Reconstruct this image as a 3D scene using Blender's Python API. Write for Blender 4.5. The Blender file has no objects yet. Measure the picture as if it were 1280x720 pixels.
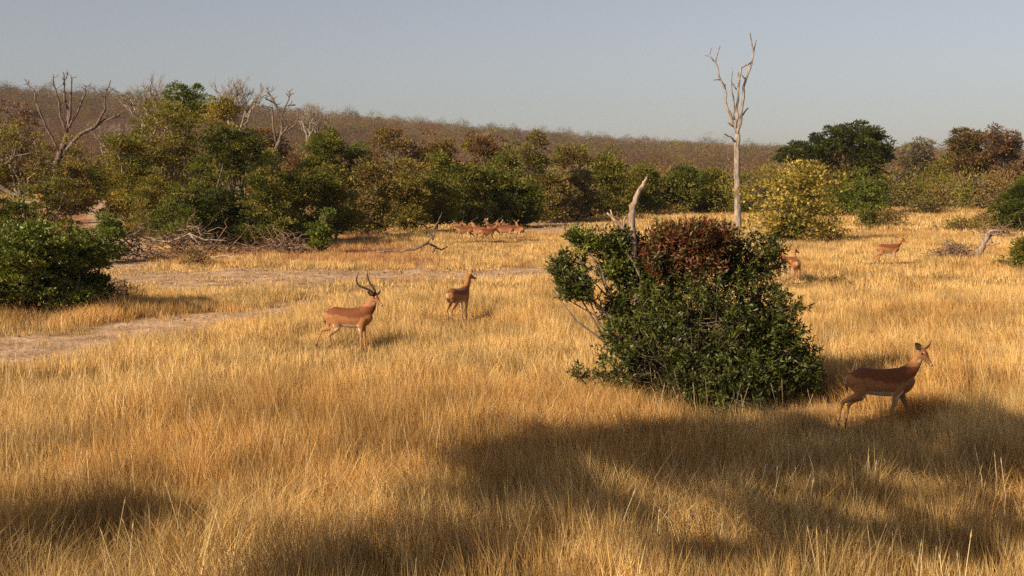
import bpy, math, random
import numpy as np
from mathutils import Vector, Matrix
R = math.radians
SC = bpy.context.scene
COL = SC.collection

# ------------------------------------------------------------------ camera, sky, sun, exposure
F = 1500.0                      # focal length in pixels of the 1280 px wide photograph
HC = 3.2                        # eye height
HY = 225.0                      # level horizon row
PITCH = math.atan((360 - HY) / F)
cam_d = bpy.data.cameras.new('camera'); cam = bpy.data.objects.new('camera', cam_d); COL.objects.link(cam)
cam.location = (0, 0, HC); cam.rotation_euler = (R(90) - PITCH, 0, 0)
cam_d.sensor_width = 36; cam_d.lens = 36 * F / 1280; cam_d.clip_start = .1; cam_d.clip_end = 12000
SC.camera = cam

SUN_EL, SUN_AZ = R(29), math.atan2(-.76, -.65)     # azimuth as (x, y) = (sin, cos): from the left, a little behind
TS = Vector((math.sin(SUN_AZ) * math.cos(SUN_EL), math.cos(SUN_AZ) * math.cos(SUN_EL), math.sin(SUN_EL)))
w = bpy.data.worlds.new('World'); SC.world = w; w.use_nodes = True
nt = w.node_tree; sky = nt.nodes.new('ShaderNodeTexSky'); sky.sky_type = 'NISHITA'; sky.sun_disc = False
sky.sun_elevation = SUN_EL; sky.sun_rotation = SUN_AZ; sky.altitude = 300; sky.air_density = 1; sky.dust_density = 1.3; sky.ozone_density = 2.5
hs = nt.nodes.new('ShaderNodeHueSaturation'); hs.inputs['Saturation'].default_value = .52; gm = nt.nodes.new('ShaderNodeMixRGB'); gm.blend_type = 'MULTIPLY'; gm.inputs[0].default_value = 1; gm.inputs[2].default_value = (1.04, .99, .985, 1)
nt.links.new(sky.outputs[0], hs.inputs['Color']); nt.links.new(hs.outputs[0], gm.inputs[1])
nt.links.new(gm.outputs[0], nt.nodes['Background'].inputs[0]); nt.nodes['Background'].inputs[1].default_value = .058
sd = bpy.data.lights.new('sun', 'SUN'); sun = bpy.data.objects.new('sun', sd); COL.objects.link(sun)
sd.energy = 5.0; sd.angle = R(.6); sd.color = (1, .83, .60)
sun.rotation_euler = (-TS).to_track_quat('-Z', 'Y').to_euler()
SC.view_settings.view_transform = 'Standard'; SC.view_settings.look = 'None'; SC.view_settings.exposure = .64; SC.view_settings.gamma = 1
SC.cycles.max_bounces = 6; SC.cycles.diffuse_bounces = 2; SC.cycles.transmission_bounces = 4; SC.cycles.volume_bounces = 0
SC.cycles.use_denoising = False; SC.cycles.denoiser = 'OPENIMAGEDENOISE'

# ------------------------------------------------------------------ noise, terrain, picking points
def _hash(ix, iy, iz, seed):
    n = (ix * 374761393 + iy * 668265263 + iz * 2147483647 + seed * 1274126177) & 0xffffffff
    n = ((n ^ (n >> 13)) * 1274126177) & 0xffffffff
    n = ((n ^ (n >> 16)) * 2246822519) & 0xffffffff
    return ((n ^ (n >> 15)) & 0xffff) / 65535.0
def vnoise(x, y, z=0.0, seed=0):
    x = np.asarray(x, float); y = np.asarray(y, float) + 0 * x; z = np.asarray(z, float) + 0 * x
    ix, iy, iz = np.floor(x).astype(np.int64), np.floor(y).astype(np.int64), np.floor(z).astype(np.int64)
    fx, fy, fz = x - ix, y - iy, z - iz
    fx = fx * fx * (3 - 2 * fx); fy = fy * fy * (3 - 2 * fy); fz = fz * fz * (3 - 2 * fz)
    r = 0
    for a in (0, 1):
        for b in (0, 1):
            for c in (0, 1):
                r = r + _hash(ix + a, iy + b, iz + c, seed) * (fx if a else 1 - fx) * (fy if b else 1 - fy) * (fz if c else 1 - fz)
    return r
def fbm(x, y, z=0.0, seed=0, o=3):
    r = 0; a = .5; t = 0
    for k in range(o):
        r = r + a * vnoise(np.asarray(x) * 2 ** k, np.asarray(y) * 2 ** k, np.asarray(z) * 2 ** k, seed + k * 7); t += a; a *= .55
    return r / t
def sstep(a, b, x):
    t = np.clip((np.asarray(x, float) - a) / (b - a), 0, 1); return t * t * (3 - 2 * t)
RIDGE = np.array([(-1200, 84), (-400, 101), (0, 115), (150, 124), (300, 138), (450, 153), (600, 168), (750, 179), (900, 189), (1000, 192), (1280, 197), (1700, 200), (2600, 206)], float)
def H(x, y):
    x = np.asarray(x, float); y = np.asarray(y, float)
    und = (fbm(x / 9, y / 9, 0, 3) - .5) * .22 * sstep(12, 30, np.hypot(x, y)) + (fbm(x / 2.3, y / 2.3, 0, 9) - .5) * .09
    ys = np.maximum(y, 1.0); u = 640 + F * x / ys
    bank = 1.75 * sstep(50, 84, y) * sstep(-9, -21, x) * (1 - sstep(110, 170, y)) + (fbm(x / 4, y / 4, 0, 31) - .5) * .5 * sstep(52, 66, y) * sstep(-12, -18, x)
    zr = 3.2 + (HY - np.interp(u, RIDGE[:, 0], RIDGE[:, 1])) * .6
    t = np.clip((y - 150) / 760, 0, 1)
    up = zr * t ** 1.25 + (fbm(x / 130, y / 130, 0, 77) - .5) * 14 * sstep(250, 600, y) * (1 - sstep(720, 860, y))
    down = zr * (1 - np.clip((y - 910) / 2400, 0, 1))
    hill = np.where(y > 150, np.where(y < 910, up, down), 0)
    return und * (1 - sstep(150, 260, y)) + bank + hill
H0 = float(H(0., 0.))
def ray(px, py):
    a = (px - 640) / F; b = (360 - py) / F
    return Vector((a, math.cos(PITCH) + b * math.sin(PITCH), -math.sin(PITCH) + b * math.cos(PITCH)))
def G(px, py):                                   # the ground point seen at a pixel
    r = ray(px, py); prev = 5.0
    for d in np.arange(6, 400, .25):
        if HC + r.z / r.y * d < float(H(r.x / r.y * d, d)):
            return Vector((r.x / r.y * d, d, float(H(r.x / r.y * d, d))))
    return Vector((r.x / r.y * 200, 200, 0))
def A(px, py, d):                                # the point seen at a pixel, at distance d
    r = ray(px, py); return Vector((r.x / r.y * d, d, HC + r.z / r.y * d))
def base(px, d):
    x = (px - 640) / F * d * (math.cos(PITCH)); 
    for _ in range(3):
        z = float(H(x, d)); depth = d * math.cos(PITCH) - (z - HC) * math.sin(PITCH); x = (px - 640) / F * depth
    return Vector((x, d, float(H(x, d))))

# ------------------------------------------------------------------ materials
def mat(name):
    m = bpy.data.materials.new(name); m.use_nodes = True; n = m.node_tree; n.nodes.clear()
    return m, n, n.nodes.new('ShaderNodeOutputMaterial')
def leaf_mat(name, trans=.3, rough=.5, spec=.3, gain=1.0):
    m, n, out = mat(name)
    at = n.nodes.new('ShaderNodeAttribute'); at.attribute_name = 'tint'
    p = n.nodes.new('ShaderNodeBsdfPrincipled'); p.inputs['Roughness'].default_value = rough; p.inputs['Specular IOR Level'].default_value = spec
    t = n.nodes.new('ShaderNodeBsdfTranslucent'); mx = n.nodes.new('ShaderNodeMixShader'); mx.inputs[0].default_value = trans
    n.links.new(at.outputs['Color'], p.inputs['Base Color']); n.links.new(at.outputs['Color'], t.inputs[0])
    n.links.new(p.outputs[0], mx.inputs[1]); n.links.new(t.outputs[0], mx.inputs[2]); n.links.new(mx.outputs[0], out.inputs[0])
    return m
def bark_mat(name, c1, c2, scale=6, bump=.5):
    m, n, out = mat(name)
    tc = n.nodes.new('ShaderNodeTexCoord'); mp = n.nodes.new('ShaderNodeMapping'); mp.inputs['Scale'].default_value = (scale, scale, scale * .22)
    nz = n.nodes.new('ShaderNodeTexNoise'); nz.inputs['Scale'].default_value = 2.5; nz.inputs['Detail'].default_value = 6
    cr = n.nodes.new('ShaderNodeValToRGB'); cr.color_ramp.elements[0].position = .35; cr.color_ramp.elements[1].position = .62
    cr.color_ramp.elements[0].color = (*c1, 1); cr.color_ramp.elements[1].color = (*c2, 1)
    p = n.nodes.new('ShaderNodeBsdfPrincipled'); p.inputs['Roughness'].default_value = .85; p.inputs['Specular IOR Level'].default_value = .2
    b = n.nodes.new('ShaderNodeBump'); b.inputs['Strength'].default_value = bump; b.inputs['Distance'].default_value = .02
    L = n.links.new
    L(tc.outputs['Object'], mp.inputs[0]); L(mp.outputs[0], nz.inputs[0]); L(nz.outputs[0], cr.inputs[0]); L(cr.outputs[0], p.inputs['Base Color'])
    L(nz.outputs[0], b.inputs['Height']); L(b.outputs[0], p.inputs['Normal']); L(p.outputs[0], out.inputs[0])
    return m
def plain(name, c, rough=.5, spec=.4):
    m, n, out = mat(name); p = n.nodes.new('ShaderNodeBsdfPrincipled')
    nz = n.nodes.new('ShaderNodeTexNoise'); nz.inputs['Scale'].default_value = 40; mr = n.nodes.new('ShaderNodeMixRGB'); mr.blend_type = 'MULTIPLY'
    mr.inputs[0].default_value = .35; mr.inputs[1].default_value = (*c, 1); n.links.new(nz.outputs[0], mr.inputs[2])
    n.links.new(mr.outputs[0], p.inputs['Base Color']); p.inputs['Roughness'].default_value = rough; p.inputs['Specular IOR Level'].default_value = spec
    n.links.new(p.outputs[0], out.inputs[0]); return m
M_leaf = leaf_mat('leaf', .38, .6, .2); M_gloss = leaf_mat('glossy_leaf', .2, .45, .3); M_grass = leaf_mat('dry_grass', .30, .6, .2)
M_scrub = leaf_mat('scrub', .25, .9, .1)
M_dead = bark_mat('weathered_wood', (.05, .035, .027), (.21, .15, .118), 5)
M_pale = bark_mat('pale_dead_wood', (.12, .088, .068), (.35, .285, .23), 3.5)
M_bark = bark_mat('bark', (.07, .05, .035), (.20, .15, .11), 6)
M_greybark = bark_mat('grey_bark', (.16, .12, .09), (.34, .28, .22), 5)
M_stump = bark_mat('stump_wood', (.12, .08, .058), (.37, .27, .20), 5)
M_brush = bark_mat('brushwood', (.10, .055, .035), (.30, .19, .125), 8)

def ground_mat():
    m, n, out = mat('savanna_soil'); L = n.links.new
    at = n.nodes.new('ShaderNodeAttribute'); at.attribute_name = 'tint'
    geo = n.nodes.new('ShaderNodeNewGeometry')
    nz = n.nodes.new('ShaderNodeTexNoise'); nz.inputs['Scale'].default_value = 1.3; nz.inputs['Detail'].default_value = 8
    cr = n.nodes.new('ShaderNodeValToRGB'); cr.color_ramp.elements[0].color = (.55, .52, .48, 1); cr.color_ramp.elements[1].color = (1.15, 1.12, 1.1, 1)
    cr.color_ramp.elements[0].position = .3; cr.color_ramp.elements[1].position = .7
    mx = n.nodes.new('ShaderNodeMixRGB'); mx.blend_type = 'MULTIPLY'; mx.inputs[0].default_value = 1
    p = n.nodes.new('ShaderNodeBsdfPrincipled'); p.inputs['Roughness'].default_value = .95; p.inputs['Specular IOR Level'].default_value = .1
    nb = n.nodes.new('ShaderNodeTexNoise'); nb.inputs['Scale'].default_value = 7; nb.inputs['Detail'].default_value = 8
    b = n.nodes.new('ShaderNodeBump'); b.inputs['Strength'].default_value = .7; b.inputs['Distance'].default_value = .08
    L(geo.outputs['Position'], nz.inputs[0]); L(geo.outputs['Position'], nb.inputs[0]); L(nz.outputs[0], cr.inputs[0])
    L(at.outputs['Color'], mx.inputs[1]); L(cr.outputs[0], mx.inputs[2]); L(mx.outputs[0], p.inputs['Base Color'])
    L(nb.outputs[0], b.inputs['Height']); L(b.outputs[0], p.inputs['Normal']); L(p.outputs[0], out.inputs[0]); return m
M_ground = ground_mat()

# ------------------------------------------------------------------ mesh and naming helpers
def mesh_np(name, V, faces_flat, loop_tot, tint=None, m=None, smooth=False):
    me = bpy.data.meshes.new(name); V = np.asarray(V, np.float32)
    me.vertices.add(len(V)); me.vertices.foreach_set('co', V.ravel())
    faces_flat = np.asarray(faces_flat, np.int32); loop_tot = np.asarray(loop_tot, np.int32)
    me.loops.add(len(faces_flat)); me.loops.foreach_set('vertex_index', faces_flat)
    st = np.zeros(len(loop_tot), np.int32); st[1:] = np.cumsum(loop_tot)[:-1]
    me.polygons.add(len(loop_tot)); me.polygons.foreach_set('loop_start', st); me.polygons.foreach_set('loop_total', loop_tot)
    if smooth: me.polygons.foreach_set('use_smooth', np.ones(len(loop_tot), bool))
    me.update(calc_edges=True)
    if tint is not None:
        a = me.attributes.new('tint', 'FLOAT_COLOR', 'POINT'); c = np.ones((len(V), 4), np.float32); c[:, :3] = tint
        a.data.foreach_set('color', c.ravel())
    if m: me.materials.append(m)
    return me
def ob(name, me, parent=None):
    o = bpy.data.objects.new(name, me); COL.objects.link(o)
    if parent: o.parent = parent
    return o
def tag(o, label, cat=None, group=None, kind=None):
    if label: o['label'] = label
    if cat: o['category'] = cat
    if group: o['group'] = group
    if kind: o['kind'] = kind
    return o
def empty(name, loc, rz=0):
    o = bpy.data.objects.new(name, None); o.empty_display_size = .2; COL.objects.link(o); o.location = loc; o.rotation_euler = (0, 0, rz); return o
def copy_tree(o, parent=None):
    c = o.copy(); COL.objects.link(c)
    if parent: c.parent = parent
    for ch in list(o.children): copy_tree(ch, c)
    return c
class Tubes:
    def __init__(s): s.V = []; s.Fq = []
    def add(s, pts, rad, sides=6):
        pts = [Vector(p) for p in pts]; n0 = len(s.V); up = Vector((.31, .17, .93)); prev = None
        if not hasattr(rad, '__len__'): rad = [rad] * len(pts)
        for i, p in enumerate(pts):
            t = (pts[min(i + 1, len(pts) - 1)] - pts[max(i - 1, 0)]).normalized()
            a = prev - t * prev.dot(t) if prev else t.cross(up)
            if a.length < 1e-4: a = t.cross(Vector((1, 0, 0)))
            a.normalize(); prev = a; b = t.cross(a)
            for k in range(sides):
                th = 2 * math.pi * k / sides; s.V.append(p + (a * math.cos(th) + b * math.sin(th)) * rad[i])
        for i in range(len(pts) - 1):
            for k in range(sides):
                k2 = (k + 1) % sides; s.Fq.append((n0 + i * sides + k, n0 + i * sides + k2, n0 + (i + 1) * sides + k2, n0 + (i + 1) * sides + k))
        s.Fq.append(tuple(n0 + k for k in range(sides))[::-1]); e = n0 + (len(pts) - 1) * sides; s.Fq.append(tuple(e + k for k in range(sides)))
        return s
    def build(s, name, m, parent=None, smooth=True):
        ff = [i for f in s.Fq for i in f]; me = mesh_np(name, [tuple(v) for v in s.V], ff, [len(f) for f in s.Fq], None, m, smooth)
        return ob(name, me, parent)
def wob(p, q, n, amp, rng, sag=0):
    p = Vector(p); q = Vector(q); L = (q - p).length; out = []
    o = Vector((0, 0, 0))
    for i in range(n + 1):
        t = i / n; e = math.sin(math.pi * t)
        if 0 < i < n: o = o * .5 + Vector((rng.gauss(0, 1), rng.gauss(0, 1), rng.gauss(0, 1))) * amp * L
        out.append(p.lerp(q, t) + o * (e > .01) + Vector((0, 0, -sag * e * L)))
    return out
def leaves(C, D, L, W, tint, rng, droop=0.0):
    """diamond leaves: base C, direction D (n,3), length L, width W, colours (n,3) -> V, F, tint per vertex"""
    n = len(C); D = D / np.linalg.norm(D, axis=1, keepdims=True)
    rv = rng.normal(size=(n, 3)); S = np.cross(D, rv); S /= np.linalg.norm(S, axis=1, keepdims=True) + 1e-9
    N = np.cross(D, S)
    L = np.asarray(L).reshape(-1, 1) * np.ones((n, 1)); W = np.asarray(W).reshape(-1, 1) * np.ones((n, 1))
    mid = C + D * L * .5 + N * L * .10
    V = np.stack([C, mid + S * W * .5, C + D * L + N * L * (-.05), mid - S * W * .5], 1).reshape(-1, 3)
    return V, np.arange(4 * n), np.full(n, 4), np.repeat(tint, 4, 0)
PAL = {
 'dark':   [(.036, .046, .009), (.070, .084, .013), (.110, .118, .018)],
 'evergreen': [(.028, .033, .008), (.052, .057, .011), (.092, .092, .017)],
 'green':  [(.080, .098, .012), (.130, .148, .018), (.180, .190, .026)],
 'bright': [(.110, .150, .018), (.150, .190, .026), (.190, .215, .034)],
 'olive':  [(.130, .116, .018), (.190, .162, .025), (.260, .205, .035)],
 'yellow': [(.300, .210, .032), (.430, .310, .050), (.540, .420, .110)],
 'gold':   [(.240, .170, .028), (.210, .170, .028), (.310, .215, .040)],
 'brown':  [(.165, .095, .038), (.215, .125, .050), (.270, .165, .070)],
 'rust':   [(.180, .080, .030), (.240, .115, .042), (.165, .105, .038)],
 'grey':   [(.175, .130, .092), (.215, .165, .115), (.145, .110, .078)],
 'red':    [(.150, .032, .017), (.215, .058, .026), (.110, .045, .018)],
 'straw':  [(.360, .240, .100), (.300, .200, .085), (.240, .150, .065)],
 'hill':   [(.135, .068, .044), (.105, .052, .036), (.165, .088, .056), (.125, .075, .048)],
}
def palette(names, n, rng, key=None):
    if isinstance(names, str): names = [names]
    P = np.array([c for k in names for c in PAL[k]]); i = (key * len(P)).astype(int).clip(0, len(P) - 1) if key is not None else rng.integers(0, len(P), n)
    c = P[i] * rng.uniform(.75, 1.25, (n, 1)); return c
def crown_clusters(lobes, n, rng, shell=.45, gap=.0, seed=0, nscale=1.0):
    lb = np.array([l[:6] for l in lobes], float); vol = lb[:, 3] * lb[:, 4] * lb[:, 5]; out = []; k = 0
    while k < n:
        i = rng.choice(len(lb), size=n, p=vol ** .75 / (vol ** .75).sum()); v = rng.normal(size=(n, 3)); v /= np.linalg.norm(v, axis=1, keepdims=True)
        r = rng.uniform(0, 1, n) ** shell; p = lb[i, :3] + v * r[:, None] * lb[i, 3:6]
        keep = fbm(p[:, 0] * nscale, p[:, 1] * nscale, p[:, 2] * nscale, seed, 2) > gap
        out.append(np.hstack([p, v])[keep]); k += keep.sum()
    return np.vstack(out)[:n]
def foliage(lobes, n_cl, per, L, W, cr, pal, rng, shell=.45, gap=0., seed=0, nscale=1.0, up=.35, flat=.8):
    K = crown_clusters(lobes, n_cl, rng, shell, gap, seed, nscale)
    tone = fbm(K[:, 0] * nscale * 1.3, K[:, 1] * nscale * 1.3, K[:, 2] * nscale * 1.3, seed + 5, 2)
    tone = np.clip((tone - .5) * 2.2 + .5 + rng.normal(0, .16, len(K)), 0, .999)
    idx = np.repeat(np.arange(len(K)), per); n = len(idx); off = rng.normal(size=(n, 3)); off /= np.linalg.norm(off, axis=1, keepdims=True); off[:, 2] = np.abs(off[:, 2]) * .9 - .3; ps = rng.uniform(.55, 1.5, len(K))
    off *= (rng.uniform(.15, 1, n) ** .45 * cr * 1.75)[:, None] * ps[idx][:, None]; off[:, 2] *= flat
    C = K[idx, :3] + off; D = K[idx, 3:] * .35 + off / cr * .6 + rng.normal(size=(n, 3)) * .40; D[:, 2] += up
    col = palette(pal, n, rng, np.clip(tone[idx] + rng.normal(0, .12, n), 0, .999))
    V, f, lt, t = leaves(C, D, L * rng.uniform(.6, 1.3, n), W * rng.uniform(.7, 1.2, n), col, rng)
    return V, f, lt, t, K
def part_foliage(name, parent, data, m=None):
    V, f, lt, t, K = data
    return ob(name, mesh_np(name, V, f, lt, t, m or M_leaf), parent)

# ------------------------------------------------------------------ where the soil is bare (tracks and game paths)
TRACK_K = [1, .90, .6, .9, .9, 1, .85, .9]
def polyl(pts): return [(G(px, py).xy, wd) for px, py, wd in pts]
TRACKS = [
 polyl([(-160, 470, 1.8), (0, 441, 1.7), (100, 428, 1.6), (200, 412, 1.6), (290, 399, 1.4), (350, 391, .9)]),
 polyl([(150, 350, 3.6), (250, 350, 4.4), (330, 349, 4.2), (420, 347, 3.2), (520, 345, 2.6), (620, 345, 2.4), (700, 338, 2.0), (780, 330, 1.2)]),
 polyl([(350, 391, .8), (430, 372, .7), (520, 355, 1.0)]),
 polyl([(640, 291, 3.0), (700, 289, 4.0), (760, 290, 3.0)]),
 polyl([(660, 281, 4.0), (720, 278, 5.0)]),
 polyl([(120, 334, 2.0), (150, 300, 2.2), (160, 270, 2.5), (110, 256, 3.0), (80, 250, 3.0)]),
 polyl([(900, 516, .5), (960, 518, .75), (1030, 512, .5)]),
 polyl([(955, 302, 1.2), (1030, 300, 1.0)]),
]
def bare(x, y):
    x = np.asarray(x, float); y = np.asarray(y, float); best = np.zeros_like(x)
    n = (fbm(x / 1.1, y / 1.1, 0, 55) - .5) * 1.5
    for tr, kk in zip(TRACKS, TRACK_K):
        for (a, wa), (b, wb) in zip(tr[:-1], tr[1:]):
            d = b - a; L2 = d.dot(d); t = np.clip(((x - a.x) * d.x + (y - a.y) * d.y) / L2, 0, 1)
            dist = np.hypot(x - a.x - t * d.x, y - a.y - t * d.y) / (wa + (wb - wa) * t)
            best = np.maximum(best, kk * (1 - sstep(.6, 1.3, dist + n * .8)))
    return best
def litter(x, y):                                # reddish leaf litter along the edge of the bush
    return sstep(-1.5, -5, np.asarray(x) + 0.22 * (np.asarray(y) - 50)) * sstep(43, 50, y) * (1 - sstep(70, 90, y)) * sstep(.2, .5, fbm(np.asarray(x) / 2, np.asarray(y) / 2, 0, 12))

# ------------------------------------------------------------------ ground and hill: one grid split where the hill begins
def build_ground():
    ys = np.concatenate([np.arange(-40, 6, 2.), np.arange(6, 60, .4), np.arange(60, 150, 1.2), np.geomspace(150, 3600, 110)])
    us = np.concatenate([np.linspace(-6, -1.1, 12)[:-1], np.linspace(-1.1, 1.1, 330), np.linspace(1.1, 6, 12)[1:]])
    Y, U = np.meshgrid(ys, us, indexing='ij'); X = U * (np.maximum(Y, 0) * .55 + 26); Z = H(X, Y)
    V = np.stack([X, Y, Z], -1).reshape(-1, 3); ny, nx = Y.shape
    b = bare(X, Y).ravel(); li = litter(X, Y).ravel()
    nn = fbm(V[:, 0] / 3, V[:, 1] / 3, 0, 8)[:, None]
    straw = np.array((.30, .185, .075)) * (.6 + .8 * nn); soil = np.array((.50, .335, .215)) * (.85 + .3 * nn); red = np.array((.27, .12, .06)) * (.7 + .6 * nn)
    hillc = np.array((.115, .060, .040)) * (.7 + .6 * nn)
    c = straw * (1 - li[:, None]) + red * li[:, None]; c = c * (1 - b[:, None]) + soil * b[:, None]
    hh = sstep(140, 175, V[:, 1])[:, None]; c = c * (1 - hh) + hillc * hh
    I = np.arange(ny * nx).reshape(ny, nx); Q = np.stack([I[:-1, :-1], I[:-1, 1:], I[1:, 1:], I[1:, :-1]], -1)
    cut = int(np.searchsorted(ys, 160))
    bq = bare((X[:-1, :-1] + X[1:, 1:]) / 2, (Y[:-1, :-1] + Y[1:, 1:]) / 2) > .5
    bq &= (Y[:-1, :-1] < 60) & (X[:-1, :-1] < 12) & (Y[:-1, :-1] > 19)
    Qg = Q[:cut][~bq[:cut]]; Qp = Q[:cut][bq[:cut]]; Qh = Q[cut:].reshape(-1, 4)
    for nm, q, lab in (('ground', Qg, 'straw coloured savanna ground under the tall dry grass'), ('path', Qp, 'bare pinkish sandy track crossing the dry grass'), ('hill', Qh, 'long low brown hill closing the view')):
        used, inv = np.unique(q.ravel(), return_inverse=True)
        o = ob(nm, mesh_np(nm, V[used], inv, np.full(len(q), 4), c[used], M_ground, True)); tag(o, lab, None, None, 'structure')
build_ground()

# ------------------------------------------------------------------ grass
TRODDEN = [(G(px, py), r, l) for px, py, r, l in ((1098, 541, 1.0, 2.4), (434, 442, 1.1, 2.6), (573, 402, 1.0, 2.6), (1110, 331, 1.5, 4), (992, 354, 1.2, 3.5), (608, 302, 4.0, 7), (590, 303, 3.0, 6), (640, 301, 3.0, 6))]
def trodden(x, y):                               # grass grazed and parted round the antelopes and towards the viewer
    k = np.ones_like(x)
    for g, r, l in TRODDEN:
        dx = (x - g.x * y / g.y) / r; dy = np.where(y > g.y, (y - g.y) / r, (g.y - y) / l); k = np.minimum(k, .46 + .54 * sstep(.5, 1.1, np.hypot(dx, dy)))
    return k
def grass_np(rng, n, y0, y1, per, bw, bh, fine, thick_p=1.0, keepout=()):
    # tuft centres, uniform over a trapezoid a little wider than the view
    yy = rng.uniform(0, 1, n * 2); w0 = .46 * y0 + 3; w1 = .46 * y1 + 3
    y = y0 + (y1 - y0) * ((np.sqrt(w0 ** 2 + yy * (w1 ** 2 - w0 ** 2)) - w0) / (w1 - w0)); x = rng.uniform(-1, 1, n * 2) * (.46 * y + 3)
    b = bare(x, y); li = litter(x, y)
    patch = fbm(x / 1.6, y / 1.6, 0, 21, 3)
    keep = rng.uniform(0, 1, n * 2) < (1 - .93 * b) * (1 - .45 * li) * (.30 + 1.0 * sstep(.32, .60, patch))
    keep &= rng.uniform(0, 1, n * 2) < .35 + .65 * trodden(x, y)
    keep &= ~((x < -11) & (y > 62) & (rng.uniform(0, 1, n * 2) < .6))
    for kx, ky, kr in keepout: keep &= np.hypot(x - kx, (y - ky)) > kr * rng.uniform(.7, 1.1, n * 2)
    x, y, b, li, patch = (a[keep][:n] for a in (x, y, b, li, patch)); n = len(x)
    hgt = bh * (.18 + .70 * fbm(x / 4.5, y / 4.5, 0, 33, 2) + 1.15 * fbm(x / .8, y / .8, 0, 35, 2)) * (1 - .6 * b) * (1 - .35 * li) * trodden(x, y) * rng.uniform(.75, 1.2, n)
    hue = fbm(x / 3.5, y / 3.5, 0, 91, 3)
    lean0 = (fbm(x / 2.2, y / 2.2, 0, 64, 2) - .5) * 2 * math.pi + .3
    lean0 = lean0 * .4 + rng.uniform(0, 6.28, n) * .6; leanm = rng.uniform(0, .34, n) + .40 * sstep(.5, .75, fbm(x / 1.2, y / 1.2, 0, 65, 2))
    i = np.repeat(np.arange(n), per); m = len(i)
    c_t = (rng.uniform(.72, 1.2, n) * (.78 + .4 * sstep(.35, .6, fbm(x / .8, y / .8, 0, 92, 2))))[:, None]; th = rng.uniform(0, 2 * math.pi, m); rr = rng.uniform(0, 1, m) ** .6 * fine
    bx = x[i] + np.cos(th) * rr; by = y[i] + np.sin(th) * rr; bz = H(bx, by) - .02
    ln = hgt[i] * rng.uniform(.45, 1.12, m); tall = rng.uniform(0, 1, m) < .05; ln = np.where(tall, ln * 1.35, ln)
    spread = rng.uniform(.02, .40, m); ang = th + rng.normal(0, .5, m)
    dx = np.cos(ang) * spread + np.cos(lean0[i]) * leanm[i]; dy = np.sin(ang) * spread + np.sin(lean0[i]) * leanm[i]
    wth = bw * rng.uniform(.6, 1.4, m); az = rng.uniform(0, math.pi, m); sx, sy = np.cos(az) * wth / 2, np.sin(az) * wth / 2
    P0 = np.stack([bx, by, bz], 1); mid = P0 + np.stack([dx * ln * .35, dy * ln * .35, ln * .55], 1)
    nrm = np.sqrt(np.maximum(.12, 1 - np.clip((dx ** 2 + dy ** 2), 0, .8) * .6)); tip = P0 + np.stack([dx * ln * .95, dy * ln * .95, ln * nrm], 1)
    S = np.stack([sx, sy, np.zeros(m)], 1)
    golds = np.array([(.67, .425, .145), (.82, .60, .295), (.57, .335, .095), (.72, .49, .195), (.28, .145, .05)])
    k = rng.choice(5, m, p=[.30, .22, .2, .15, .13]); c = golds[k] * rng.uniform(.8, 1.15, (m, 1)) * c_t[i]
    hb = sstep(.48, .72, hue)[i][:, None]; c = c * (1 - hb) + c * np.array((.86, .77, .68)) * hb
    rl = li[i][:, None] * .85; c = c * (1 - rl) + np.array((.50, .245, .095)) * rl * rng.uniform(.7, 1.2, (m, 1))
    return P0, mid, tip, S, c, m
def grass(name, label, spec, rng, m3=True):
    P0, mid, tip, S, c, m = grass_np(rng, **spec)
    if m3:
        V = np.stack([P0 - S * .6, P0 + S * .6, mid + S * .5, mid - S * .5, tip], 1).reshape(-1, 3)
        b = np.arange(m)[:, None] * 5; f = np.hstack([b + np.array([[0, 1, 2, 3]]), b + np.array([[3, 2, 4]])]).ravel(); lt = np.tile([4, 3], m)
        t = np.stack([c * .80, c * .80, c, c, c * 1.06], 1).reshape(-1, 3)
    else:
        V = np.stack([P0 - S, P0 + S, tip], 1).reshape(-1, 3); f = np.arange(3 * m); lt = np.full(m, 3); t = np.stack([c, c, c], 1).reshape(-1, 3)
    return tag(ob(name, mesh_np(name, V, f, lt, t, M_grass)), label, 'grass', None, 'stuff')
rng = np.random.default_rng(5)
BUSH = G(872, 519) + Vector((0, .75, 0))
ko = [(BUSH.x, BUSH.y, 1.15)]
grass('near_dry_grass', 'golden dry grass filling the foreground of the meadow', dict(n=26000, y0=7.5, y1=17, per=14, bw=.0066, bh=.42, fine=.09, keepout=ko + [(BUSH.x + .3, BUSH.y - 1.0, .7)]), rng)
grass('meadow_dry_grass', 'golden dry grass of the meadow round the antelopes', dict(n=46000, y0=17, y1=33, per=9, bw=.0105, bh=.33, fine=.11, keepout=ko), rng)
grass('far_dry_grass', 'pale gold dry grass on the far side of the track', dict(n=60000, y0=33, y1=72, per=6, bw=.020, bh=.25, fine=.17), rng, False)
grass('distant_dry_grass', 'distant flat band of pale gold grass before the trees', dict(n=60000, y0=72, y1=165, per=4, bw=.05, bh=.28, fine=.35), rng, False)

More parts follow.
